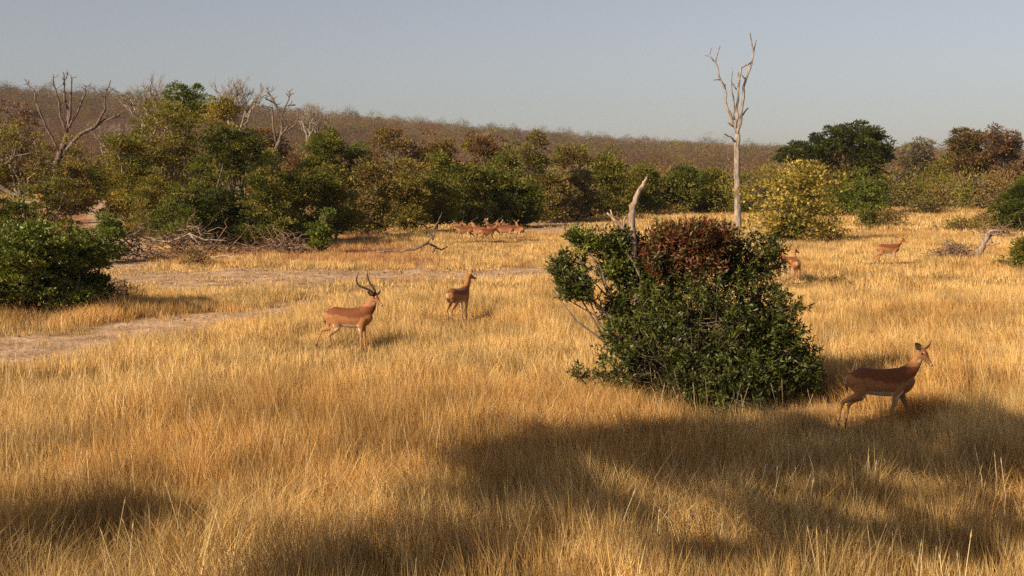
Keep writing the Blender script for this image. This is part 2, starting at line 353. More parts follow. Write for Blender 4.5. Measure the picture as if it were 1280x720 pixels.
# a few single taller stalks with seed heads in front
def stalks():
    r = np.random.default_rng(8); n = 2600
    y = r.uniform(8.3, 22, n); x = r.uniform(-1, 1, n) * (.45 * y + 1); k = (bare(x, y) < .3) & (fbm(x, y, 0, 2) > .42); x, y = x[k], y[k]; n = len(x)
    z = H(x, y); h = r.uniform(.42, .68, n) * trodden(x, y); a = r.uniform(0, 2 * math.pi, n); ln = r.uniform(.05, .3, n)
    P = np.stack([x, y, z], 1); Tp = P + np.stack([np.cos(a) * ln * h, np.sin(a) * ln * h, h], 1); Md = P * .5 + Tp * .5 - np.stack([np.cos(a), np.sin(a), 0 * a], 1) * .03
    az = r.uniform(0, math.pi, n); S = np.stack([np.cos(az), np.sin(az), 0 * az], 1) * .0028
    V = [np.stack([P - S, P + S, Md + S, Md - S], 1), np.stack([Md - S, Md + S, Tp + S * .6, Tp - S * .6], 1)]
    D = Tp - Md; V.append(np.stack([Tp - D * .24, Tp - D * .10 + S * 1.6, Tp + D * .05, Tp - D * .10 - S * 1.6], 1))
    V = np.stack(V, 1).reshape(-1, 3); c = np.array((.62, .47, .25)) * r.uniform(.75, 1.15, (n, 1)); t = np.repeat(c, 12, 0)
    tag(ob('grass_stalks', mesh_np('grass_stalks', V, np.arange(len(V)), np.full(n * 3, 4), t, M_grass)), 'thin pale seeding stalks standing above the foreground grass', 'grass', None, 'stuff')
stalks()

def track_litter():
    r = np.random.default_rng(18); n = 60000; y = r.uniform(14, 70, n); x = r.uniform(-1, 1, n) * (.46 * y + 2); k = (bare(x, y) > .3) & (r.uniform(0, 1, n) < .8 * sstep(.35, .65, fbm(x * 1.3, y * 1.3, 0, 6))); x, y = x[k], y[k]; n = len(x)
    C = np.stack([x, y, H(x, y) + .006], 1); D = r.normal(size=(n, 3)); D[:, 2] = np.abs(D[:, 2]) * .35; L = r.uniform(.03, .11, n) * (y / 30) ** .6; c = palette(['straw', 'brown', 'grey', 'rust'], n, r)
    V, f, lt, t = leaves(C, D, L, L * r.uniform(.15, .6, n), c, r); tag(ob('track_litter', mesh_np('track_litter', V, f, lt, t, M_grass)), 'dry leaf litter and bits of stalk strewn over the bare track', 'litter', None, 'stuff')
track_litter()

# ------------------------------------------------------------------ trees and shrubs
def auto_lobes(wd, ht, cb, rng, k=8, squash=.55):
    """lobes filling a dome of width wd between height cb*ht and ht"""
    out = []; z0 = cb * ht; hh = ht - z0
    for i in range(k):
        a = rng.random() * 2 * math.pi; t = rng.random(); r = wd * .36 * math.sqrt(rng.random())
        prof = math.sqrt(max(.1, 1 - (t * .95) ** 2)) if cb < .2 else math.sqrt(max(.15, 1 - (2 * t - .9) ** 2 * .8))
        s = rng.uniform(.55, 1.0); rx = wd * .25 * s + .15; rz = min(hh * .30, rx * .9) * rng.uniform(.8, 1.1)
        out.append((math.cos(a) * r * prof, math.sin(a) * r * prof * .8, z0 + rz * .7 + t * (hh - 1.6 * rz), rx, rx * .85, rz))
    if cb < .15:
        for i in range(5):
            a = i * 1.26 + rng.random(); out.append((math.cos(a) * wd * .27, math.sin(a) * wd * .22, z0 + hh * .16, wd * .19, wd * .17, hh * .17))
    out.append((0, 0, z0 + hh * .45, wd * .30, wd * .26, hh * .40))
    out.append((rng.uniform(-.1, .1) * wd, 0, ht - hh * .2, wd * .2, wd * .18, hh * .2))
    return out
def woody(root, lobes, ht, tr, rng, K, nt, m, lean=0.0, stems=1, name='trunk'):
    T = Tubes(); cz = min(l[2] for l in lobes)
    for s in range(stems):
        o = Vector((rng.uniform(-.1, .1) * stems, rng.uniform(-.1, .1) * stems, -.15)); fork = o * 1.5 + Vector((lean * cz, 0, max(.25, cz * .75)))
        T.add(wob(o, fork, 4, .03, rng), [tr * 1.25, tr, tr * .9, tr * .85, tr * .8], 8)
        ls = lobes if stems == 1 else lobes[s::stems]
        for l in ls:
            c = Vector(l[:3]) + Vector((0, 0, -.2 * l[5])); T.add(wob(fork, c, 5, .05, rng, .05), [tr * .62, tr * .52, tr * .42, tr * .34, tr * .26, tr * .16], 6)
            near = [k for k in K if (Vector(k[:3]) - c).length < max(l[3:6]) * 1.25]
            for k in rng.sample(near, min(len(near), nt)):
                T.add(wob(c, Vector(k[:3]), 3, .08, rng), [tr * .2, tr * .15, tr * .1, tr * .05], 4)
    return T.build(name, m, root)
NB = [0]
def shrub(name, label, cat, px, wpx, ytop, d, pal, cl=130, per=34, leaf=.11, cr=.17, cb=.05, gap=.0, group=None, tr=.08, m=None, bark=None, shell=.4, lobes=None, k=8, nt=5, up=.35, stems=1, aspect=.32, mirror=0):
    NB[0] += 1; s = NB[0] * 13; rg = random.Random(s); rn = np.random.default_rng(s); p = base(px, d); q = A(px, ytop, d)
    ht = q.z - p.z; wd = wpx / F * d
    root = tag(empty(name, p), label, cat, group)
    lb = lobes(wd, ht) if lobes else auto_lobes(wd, ht, cb, rg, k)
    data = foliage(lb, int(cl * .62), int(per * 2.2), leaf * 1.2, leaf * aspect * 1.65, cr * 1.12, pal, rn, shell, gap, s, 2.2 / max(wd, 1.0) * 2, up)
    part_foliage('crown' if 'tree' in name else 'foliage', root, data, m)
    woody(root, lb, ht, tr, rg, list(data[4]), nt, bark or M_bark, 0, stems, 'trunk' if 'tree' in name else 'stems')
    return root

GE = 'trees and shrubs along the woodland edge'
T = shrub
# left side, near to far
T('leafy_bush', 'dense green leafy bush at the left edge beside the sandy track', 'bush', 32, 200, 272, 28, ['green', 'green', 'bright', 'dark'], 480, 44, .085, .13, group=None, k=11, m=M_gloss)
T('leafy_bush', 'lower rounded dark bush tucked against the big left bush, nearer the track', 'bush', 104, 92, 290, 29.5, ['dark', 'green', 'green'], 200, 40, .085, .12, m=M_gloss)
T('leafy_bush', 'dark bush behind the big left bush, under the pale thin trunk', 'bush', 20, 120, 240, 43, ['dark', 'green'], 200, 36, .1, .18)
T('small_shrub', 'small bright green shrub standing alone on the bare slope', 'shrub', 133, 44, 264, 46, ['bright', 'green'], 80, 36, .1, .14)
T('acacia_tree', 'thin leafed olive tree with straight pale trunk at the left edge', 'tree', 28, 150, 150, 60, ['olive', 'brown', 'olive'], 260, 30, .12, .26, cb=.30, gap=.40, bark=M_greybark, tr=.13, nt=7)
T('acacia_tree', 'ragged brown-olive tree left of the big forked dead tree', 'tree', 92, 80, 196, 60, ['olive', 'brown', 'gold'], 150, 30, .12, .24, cb=.25, gap=.4, nt=7)
T('thorn_shrub', 'dark evergreen shrub on the bank under the forked dead tree', 'shrub', 115, 90, 205, 84, ['dark', 'green'], 170, 34, .14, .25)
T('broadleaf_tree', 'tall olive-yellow tree at the middle of the left clump', 'tree', 208, 176, 126, 64, ['olive', 'gold', 'olive', 'olive'], 400, 36, .12, .27, cb=.16, gap=.36, nt=6, tr=.14, bark=M_greybark)
T('broadleaf_tree', 'lower olive tree with pale crooked limbs on the left of the clump', 'tree', 160, 80, 165, 60, ['olive', 'gold', 'green'], 220, 34, .12, .22, cb=.2, gap=.38, nt=8, bark=M_pale)
T('evergreen_tree', 'bright green flat-topped tree poking up behind the olive tree', 'tree', 233, 66, 101, 76, ['green', 'bright'], 150, 38, .14, .25, cb=.62, tr=.15)
T('broadleaf_tree', 'yellowish tree between the green top and the bare twigs', 'tree', 282, 62, 118, 74, ['olive', 'gold', 'yellow'], 170, 34, .12, .24, cb=.3, gap=.38)
T('evergreen_tree', 'big dark green tree casting deep shade at the right of the left clump', 'tree', 292, 146, 148, 59, ['evergreen', 'dark', 'olive', 'green'], 460, 38, .12, .24, cb=.04, gap=.30, tr=.14)
T('evergreen_shrub', 'dark rounded shrub with leaves down to the litter, right of the big dark tree', 'shrub', 338, 100, 188, 57, ['evergreen', 'green', 'olive'], 300, 36, .11, .2, gap=.30)
T('evergreen_shrub', 'low dark green shrub behind the heap of dead brushwood', 'shrub', 232, 90, 232, 56, ['dark', 'green'], 210, 34, .11, .2, gap=.33)
T('undergrowth_shrub', 'low olive shrub filling the foot of the tall olive-yellow tree', 'shrub', 196, 90, 212, 58, ['olive', 'green', 'gold'], 230, 34, .11, .2, gap=.3)
T('undergrowth_shrub', 'yellowish shrub at the left foot of the olive clump, beside the bare slope', 'shrub', 158, 56, 222, 60, ['olive', 'gold', 'yellow'], 140, 32, .11, .2, gap=.3)
T('undergrowth_shrub', 'olive shrub between the olive tree and the big dark tree', 'shrub', 250, 80, 190, 60, ['olive', 'green', 'dark'], 220, 34, .11, .2, gap=.3)
T('undergrowth_shrub', 'dark shrub low under the big dark tree, behind the bleached branches', 'shrub', 285, 90, 235, 57, ['evergreen', 'evergreen', 'dark'], 230, 34, .11, .2, gap=.25)
T('undergrowth_shrub', 'olive shrub under the thin leafed tree at the left edge', 'shrub', 62, 90, 205, 58, ['olive', 'green', 'brown'], 200, 34, .11, .2, gap=.33)
T('evergreen_tree', 'round-headed green tree right of the twisted dead tree', 'tree', 405, 84, 163, 82, ['green', 'olive', 'bright'], 260, 36, .15, .25, cb=.25, gap=.3)
T('evergreen_tree', 'smaller round green tree touching the round-headed one', 'tree', 448, 50, 178, 84, ['green', 'bright'], 140, 36, .15, .22, cb=.3, gap=.3)
T('small_shrub', 'light green broad-leaved shrub at the foot of the dark shrubs', 'shrub', 404, 34, 262, 53.5, ['bright', 'green'], 46, 34, .14, .14)
row = [
 (372, 78, 214, 60, ['olive', 'dark', 'green'], 'olive shrub next to the dark shade of the clump'),
 (418, 80, 205, 63, ['olive', 'olive', 'green'], 'dull olive shrub behind the light green broad-leaved one'),
 (462, 80, 196, 68, ['olive', 'brown', 'olive'], 'brownish shrub left of the upright fallen branch'),
 (505, 78, 200, 73, ['olive', 'gold', 'olive'], 'shrub behind the log with the upright branch'),
 (545, 74, 192, 76, ['green', 'olive'], 'shrub just left of the herd'),
 (585, 80, 200, 80, ['green', 'olive', 'olive', 'dark'], 'dark shrub right behind the leading antelopes of the herd'),
 (622, 76, 208, 81, ['dark', 'olive', 'green'], 'dark green shrub behind the middle of the herd'),
 (655, 60, 226, 82, ['dark', 'green', 'green'], 'low dark shrub behind the last antelope of the herd'),
 (690, 66, 214, 90, ['olive', 'brown', 'olive'], 'brown-olive shrub behind the pale log'),
 (722, 70, 205, 96, ['olive', 'grey', 'brown'], 'thin greyish tree row shrub right of the pale log'),
 (758, 64, 198, 104, ['olive', 'olive', 'green'], 'olive bush left of the leaning stump'),
 (800, 60, 208, 110, ['green', 'olive'], 'green bush seen left and right of the leaning stump'),
 (893, 60, 214, 116, ['green', 'green', 'olive'], 'green bush touching the tall dead tree on its left'),
 (935, 60, 222, 120, ['olive', 'green'], 'olive bush behind the tall dead trunk')]
for (px, wp, yt, d, pl, lab) in row:
    T('woodland_shrub', lab, 'shrub', px, wp, yt, d, pl, int(190 + wp), 30, .0022 * d, .0036 * d, gap=.34, group=GE, k=9)
T('round_tree', 'dense round green tree with short pale trunk at the far meadow edge', 'tree', 853, 62, 208, 112, ['dark', 'green', 'bright'], 250, 36, .2, .34, cb=.16, gap=.25, bark=M_pale, tr=.2)
for (px, wp, yt, d, pl, lab, g) in [
 (492, 110, 160, 98, ['brown', 'olive', 'rust'], 'brown leafed tree above the shrubs left of the herd', .42),
 (548, 112, 164, 104, ['brown', 'gold', 'rust'], 'orange-brown leafed tree above the shrubs by the herd', .42),
 (606, 100, 168, 100, ['rust', 'brown', 'olive'], 'rusty orange tree above the herd', .42),
 (668, 50, 160, 92, ['olive', 'olive', 'grey'], 'tall thin olive tree rising above the skyline of the shrubs', .42),
 (640, 74, 182, 96, ['olive', 'green'], 'olive tree left of the tall thin one', .4),
 (712, 78, 182, 108, ['brown', 'olive'], 'brownish tree right of the tall thin one', .42),
 (764, 50, 188, 125, ['green', 'olive'], 'round greenish treetop beyond the far bushes', .3),
 (380, 60, 196, 100, ['brown', 'rust'], 'bare brown tree right of the twisted dead tree', .45),
 (335, 70, 160, 100, ['brown', 'grey', 'rust'], 'grey-brown tree behind the twisted dead tree', .45),
 (20, 110, 128, 95, ['brown', 'rust', 'grey'], 'bare brown tree behind the left edge tree', .45)]:
    T('woodland_tree', lab, 'tree', px, wp, yt, d, pl, 230, 26, .0022 * d, .0036 * d, cb=.12, gap=g, group=GE, k=9, nt=9, bark=M_greybark)

# yellow bush and its dark green neighbour, right of the tall dead tree
T('yellow_bush', 'open yellow-leaved bush right of the tall dead tree', 'bush', 988, 158, 200, 62, ['yellow', 'gold', 'olive', 'yellow'], 700, 8, .15, .20, gap=.40, m=M_leaf, aspect=.45, stems=3, tr=.06, nt=9)
T('small_shrub', 'small dark green shrub growing inside the foot of the yellow bush', 'shrub', 985, 50, 262, 61, ['dark', 'green'], 80, 30, .11, .17)
T('small_shrub', 'low yellowish shrub at the right foot of the yellow bush', 'shrub', 1040, 50, 272, 61, ['gold', 'yellow', 'straw'], 60, 18, .11, .17, gap=.3)
def big_lobes(wd, ht):
    s = wd / 130.; L = []
    for (px, py, rx, ry) in [(1066, 186, 40, 30), (1040, 182, 30, 26), (1080, 172, 24, 18), (1050, 166, 22, 14), (1000, 190, 22, 14), (985, 195, 14, 9), (1020, 186, 22, 15), (1096, 196, 14, 20), (1060, 212, 34, 14)]:
        L.append(((px - 1050) * s, (px % 7 - 3) * .5, ht * (1 - (py - 150) / (263 - 150.)), rx * s, rx * s * .9, ry * s))
    return L
T('spreading_tree', 'large dark green spreading tree standing against the sky', 'tree', 1050, 130, 150, 112, ['evergreen', 'evergreen', 'dark'], 520, 32, .23, .36, gap=.33, lobes=big_lobes, tr=.3, nt=6)
T('evergreen_shrub', 'bright green shrub under the right side of the spreading tree', 'shrub', 1068, 88, 214, 105, ['green', 'bright', 'green'], 260, 34, .2, .36, gap=.2)
T('evergreen_shrub', 'olive shrub under the left side of the spreading tree', 'shrub', 1010, 80, 226, 110, ['olive', 'green'], 160, 30, .2, .36, gap=.3)
for (px, wp, yt, d, pl, lab) in [
 (1128, 60, 222, 140, ['green', 'olive'], 'low green bush right of the spreading tree'),
 (1172, 62, 224, 138, ['olive', 'green', 'brown'], 'low olive bush left of the reddish trees'),
 (1228, 60, 222, 132, ['olive', 'green', 'dark'], 'low green bush below the reddish trees'),
 (1284, 60, 215, 128, ['olive', 'green'], 'low green bush at the right edge behind the meadow'),
 (1100, 44, 226, 145, ['green', 'dark'], 'small dark bush in the gap right of the spreading tree')]:
    T('woodland_shrub', lab, 'shrub', px, wp, yt, d, pl, 200, 28, .3, .48, gap=.3, group=GE)
for (px, wp, yt, d, pl, lab, g) in [
 (1150, 64, 170, 150, ['grey', 'grey', 'olive'], 'pale grey-brown tree left of the reddish tree', .42),
 (1206, 80, 158, 138, ['rust', 'brown', 'dark', 'rust'], 'dark reddish-brown tree at the right', .42),
 (1254, 66, 156, 136, ['brown', 'rust', 'grey'], 'thin reddish tree with sky showing through, far right', .46),
 (1300, 70, 165, 140, ['brown', 'grey'], 'thin brown tree cut by the right edge of the view', .44),
 (1180, 50, 195, 145, ['brown', 'olive'], 'lower brown tree between the grey and the reddish trees', .4)]:
    T('woodland_tree', lab, 'tree', px, wp, yt, d, pl, 260, 30, .28, .44, cb=.15, gap=g, group='tall trees beyond the right meadow', k=9, nt=8, tr=.2)
T('evergreen_shrub', 'dark green bush cut by the right edge, above the dead log', 'bush', 1272, 66, 228, 74, ['dark', 'green', 'dark'], 260, 36, .14, .24)
T('leafy_bush', 'small green bush cut by the right edge, below the dead log', 'bush', 1284, 54, 300, 42, ['green', 'olive'], 110, 26, .11, .18)
for (px, wp, yt, d, pl, lab) in [
 (1086, 24, 260, 82, ['dark', 'olive'], 'tiny dark green shrub alone in the meadow right of the yellow bush'),
 (1113, 34, 266, 84, ['straw', 'brown', 'gold'], 'thin brownish twiggy plant in the meadow beside the tiny dark shrub'),
 (1160, 22, 255, 112, ['dark', 'brown', 'straw'], 'small dark plant in the middle of the far meadow'),
 (1205, 60, 274, 76, ['gold', 'olive', 'straw'], 'low yellowish-green scrubby plant left of the dark right-hand bush'),
 (1230, 40, 268, 80, ['gold', 'straw'], 'straw coloured plant touching the dark right-hand bush'),
 (1040, 30, 352, 37, ['brown', 'straw'], 'small dry brown weed in the grass right of the big bush'),
 (1258, 24, 330, 44, ['olive', 'straw'], 'small dry weed at the foot of the small right-edge bush'),
 (150, 34, 352, 33, ['straw', 'brown'], 'dry twiggy weed beside the left bush'),
 (242, 30, 308, 44, ['brown', 'straw'], 'leafless brown sapling in front of the brushwood heap')]:
    T('dry_plant', lab, 'plant', px, wp, yt, d, pl, 46, 14, .0021 * d, .0042 * d, gap=.2, tr=.02, nt=8, stems=2, k=5, bark=M_brush)

# ------------------------------------------------------------------ dead trees, traced limb by limb
def dead(name, label, d, limbs, m, seed, base_px=None, twigs=0, cat='dead tree', spread=.05, group=None, trunk_name='trunk'):
    rg = random.Random(seed); p0 = base(*base_px); root = tag(empty(name, p0), label, cat, group); s = d / F
    first = True; start = {}
    for i, (pts, r0, r1) in enumerate(limbs):
        TT = Tubes(); P = []
        yo = 0 if i == 0 else start.get((pts[0][0], pts[0][1]), 0); dy = 0 if i == 0 else rg.uniform(-1, 1) * spread * d * .25
        for j, (px, py) in enumerate(pts):
            off = yo + dy * j / max(1, len(pts) - 1); start[(px, py)] = off
            q = A(px, py, d + off); P.append(q - p0 + Vector((rg.gauss(0, .25) * s, 0, 0)) * (j > 0))
        n = len(P); rad = [max(.35 * s, (r0 + (r1 - r0) * j / (n - 1)) * s) for j in range(n)]
        Q, RR = [], []
        for j in range(n - 1):                       # subdivide with a little crookedness
            for k in range(3):
                t = k / 3; Q.append(P[j].lerp(P[j + 1], t) + (Vector((rg.gauss(0, 1), rg.gauss(0, 1), rg.gauss(0, 1))) * .45 * s * min(rad[j] / s, 1.5) if k else Vector())); RR.append(rad[j] + (rad[j + 1] - rad[j]) * t)
        Q.append(P[-1]); RR.append(rad[-1]); TT.add(Q, RR, 8 if r0 > 2 else 6)
        for t in range(twigs if i else 0):
            a = Q[rg.randrange(len(Q) // 3, len(Q))]; L = rg.uniform(3, 9) * s
            b = a + Vector((rg.uniform(-1, 1), rg.uniform(-.6, .6), rg.uniform(-.2, 1))).normalized() * L; TT.add(wob(a, b, 3, .08, rg), [.55 * s, .45 * s, .35 * s, .2 * s], 4)
        TT.build(trunk_name if i == 0 else 'limb', m, root)
    return root
dead('dead_tree', 'tall bare pale dead tree reaching far above the bush', 70, [
 ([(923, 300), (922, 262), (922, 225), (921, 190), (922, 168)], 4.9, 3.4),
 ([(922, 168), (914, 148), (908, 132), (906, 112), (898, 92), (894, 78), (887, 70), (881, 69)], 2.0, .6),
 ([(894, 78), (898, 66), (900, 58)], 1.0, .6), ([(887, 70), (889, 60)], .8, .4),
 ([(922, 168), (926, 150), (928, 130), (932, 100), (939, 80), (942, 66), (939, 50), (937, 39)], 2.2, .6),
 ([(942, 66), (945, 50)], 1.0, .7), ([(939, 78), (927, 85), (924, 98), (922, 108)], 1.2, 1.1), ([(932, 100), (928, 94)], .9, .5),
 ([(920, 160), (921, 140), (923, 118), (924, 106), (923, 90)], 1.9, .7),
 ([(918, 150), (917, 130), (915, 106), (914, 84)], 1.5, .6), ([(915, 104), (921, 112)], 1., .8),
 ([(919, 178), (914, 171), (904, 167)], 1.2, .7), ([(927, 145), (935, 135)], 1.3, .7), ([(917, 158), (909, 152)], 1.3, .8),
 ([(906, 110), (907, 106)], 1.2, .8), ([(900, 100), (891, 100)], .7, .4)], M_pale, 3, (923, 70), 0)
dead('dead_tree', 'broad forked dead tree leaning over the left bank', 66, [
 ([(66, 262), (68, 235), (70, 205), (80, 180)], 4.5, 3.6),
 ([(80, 180), (84, 160), (86, 140), (80, 122), (81, 105), (79, 90)], 2.6, .7), ([(79, 105), (85, 92)], .9, .5),
 ([(84, 160), (88, 145), (88, 128), (90, 98)], 2.0, .8),
 ([(84, 165), (75, 145), (73, 125), (68, 108), (66, 97)], 1.8, .7), ([(68, 108), (62, 104)], .8, .5),
 ([(86, 160), (98, 138), (105, 120), (107, 108)], 1.8, .7),
 ([(80, 190), (100, 168), (118, 160), (130, 150), (150, 145)], 3.0, .9), ([(118, 160), (132, 136), (131, 118), (138, 100)], 1.8, .7),
 ([(131, 120), (142, 110)], .8, .5), ([(46, 128), (42, 113), (33, 101)], 1.3, .6), ([(80, 200), (58, 160), (46, 128)], 1.7, 1.2), ([(130, 152), (154, 140)], .9, .6)], M_dead, 4, (66, 66), 6)
dead('dead_tree', 'twisted dark dead tree standing above the brown scrub', 84, [
 ([(342, 262), (341, 225), (343, 190), (350, 175)], 3.2, 2.6),
 ([(350, 175), (352, 155), (350, 140), (343, 128), (337, 118), (333, 110)], 2.0, .7), ([(343, 128), (332, 124)], 1.0, .6),
 ([(350, 172), (360, 158), (353, 148), (350, 140)], 1.6, .8), ([(353, 150), (346, 132), (340, 120)], 1.2, .6),
 ([(353, 142), (358, 130), (362, 120), (362, 114)], 1.2, .6), ([(358, 132), (366, 131)], .7, .5),
 ([(345, 180), (342, 160), (340, 135), (330, 132), (322, 135)], 1.6, .6), ([(356, 166), (370, 155), (374, 138)], 1.3, .6), ([(322, 134), (326, 122)], .7, .4)], M_dead, 6, (342, 84), 6)
def bare_tree(name, label, px, ytop, wpx, d, m, seed, group=None):
    rg = random.Random(seed); p0 = base(px, d); top = A(px, ytop, d); ht = (top - p0).z; wd = wpx * d / F
    root = tag(empty(name, p0), label, 'bare tree', group); Tt = Tubes(); Lb = Tubes(); tr = .015 * ht + .03
    fork = Vector((rg.uniform(-.1, .1), 0, ht * .45)); Tt.add(wob((0, 0, -.2), fork, 4, .03, rg), [tr * 1.3, tr * 1.1, tr, tr, tr * .9], 7)
    def grow(p, dr, L, r, dep):
        q = p + dr * L; Lb.add(wob(p, q, 3, .07, rg), [r, r * .85, r * .75, r * .62], 5)
        if dep == 0: return
        for k in range(3 if dep > 1 else 4):
            nd = (dr + Vector((rg.uniform(-1, 1), rg.uniform(-1, 1), rg.uniform(-.25, .8))) * .75).normalized(); grow(p.lerp(q, rg.uniform(.55, 1)), nd, L * rg.uniform(.5, .75), r * .58, dep - 1)
    for k in range(5):
        a = k * 1.3 + rg.random(); grow(fork, Vector((math.cos(a) * wd / ht * 1.1, math.sin(a) * wd / ht * .8, .9)).normalized(), ht * .27, tr * .6, 4)
    Tt.build('trunk', m, root); Lb.build('limbs', m, root); return root
bare_tree('bare_tree', 'leafless grey twigged tree behind the yellowish crown', 300, 99, 46, 92, M_greybark, 5)
bare_tree('bare_tree', 'small leafless tree just left of the bright green top', 190, 102, 34, 90, M_greybark, 8)
bare_tree('bare_tree', 'leafless tree with a few dark tufts right of the twisted dead tree', 392, 130, 24, 105, M_greybark, 12)
bare_tree('bare_tree', 'low pale leafless tree beside the pale log at the far meadow edge', 707, 232, 30, 93, M_pale, 15)
bare_tree('bare_tree', 'leafless brown tree among the left scrub, behind the forked dead tree', 142, 150, 50, 92, M_greybark, 17)

# ------------------------------------------------------------------ woodland mass and hill scrub (one mass each)
def mass(name, label, n, d0, d1, u0, u1, nleaf, size, lsz, pals, seed, power=1.0, hmin=1.5, hmax=3.2):
    r = np.random.default_rng(seed); d = d0 + (d1 - d0) * r.uniform(0, 1, n) ** power; u = r.uniform(u0, u1, n); x = (u - 640) / F * d; z = H(x, d)
    s = r.uniform(hmin, hmax, n) * size; big = r.uniform(0, 1, n) < .07; s = np.where(big, s * 1.35, s)
    zone = fbm(u / 90, d / 120, 0, 5, 2); key = np.clip(zone + r.normal(0, .2, n), 0, .999)
    i = np.repeat(np.arange(n), nleaf); m = len(i); v = r.normal(size=(m, 3)); v /= np.linalg.norm(v, axis=1, keepdims=True); rad = r.uniform(.25, 1, m) ** .6
    lump = .75 + .5 * fbm(v[:, 0] * 1.7 + i * 3.1, v[:, 1] * 1.7, v[:, 2] * 1.7, 4, 2)
    C = np.stack([x[i] + v[:, 0] * rad * lump * s[i] * .75, d[i] + v[:, 1] * rad * lump * s[i] * .75, z[i] + s[i] * .75 + v[:, 2] * rad * lump * s[i] * .8], 1)
    D = v + r.normal(size=(m, 3)) * .5; D[:, 2] += .4
    P = np.array([c for k in pals for c in PAL[k]]); base_c = P[(key * len(P)).astype(int).clip(0, len(P) - 1)]
    evergreen = (r.uniform(0, 1, n) < .13); g = np.array(PAL['dark'] + PAL['olive']); base_c = np.where(evergreen[:, None], g[r.integers(0, len(g), n)] * 1.1, base_c)
    col = base_c[i] * r.uniform(.7, 1.3, (m, 1)); ls = lsz * (d[i] / d1) ** .7
    V, f, lt, t = leaves(C, D, ls * r.uniform(.6, 1.3, m), ls * r.uniform(.25, .5, m), col, r)
    tag(ob(name, mesh_np(name, V, f, lt, t, M_scrub)), label, 'woodland', None, 'stuff')
mass('thicket', 'olive thicket filling the gaps between the front shrubs', 130, 112, 140, 330, 985, 420, .85, .34, ['olive', 'green', 'olive', 'gold'], 23, 1, 1.4, 2.6)
mass('woodland', 'mixed brown and olive woodland filling in behind the front shrubs', 900, 108, 240, -250, 1530, 330, 1.25, .44, ['brown', 'olive', 'rust', 'grey', 'olive'], 2, 1.2, 1.6, 2.7)
mass('hillside_scrub', 'reddish-brown leafless scrub covering the whole hillside', 13000, 240, 935, -260, 1540, 90, 1.5, .72, ['hill', 'hill', 'brown'], 3, .85)

mass('ridge_trees', 'tiny dark treetops dotting the skyline of the hill', 190, 860, 915, -260, 1540, 300, 2.9, .75, ['dark', 'dark', 'hill'], 13, 1.0, 1.2, 2.6)

mass('hillside_trees', 'darker green and grey trees scattered over the brown hillside', 650, 300, 860, -260, 1540, 170, 2.7, .8, ['dark', 'olive', 'grey', 'rust'], 29, .9, 1.2, 2.3)

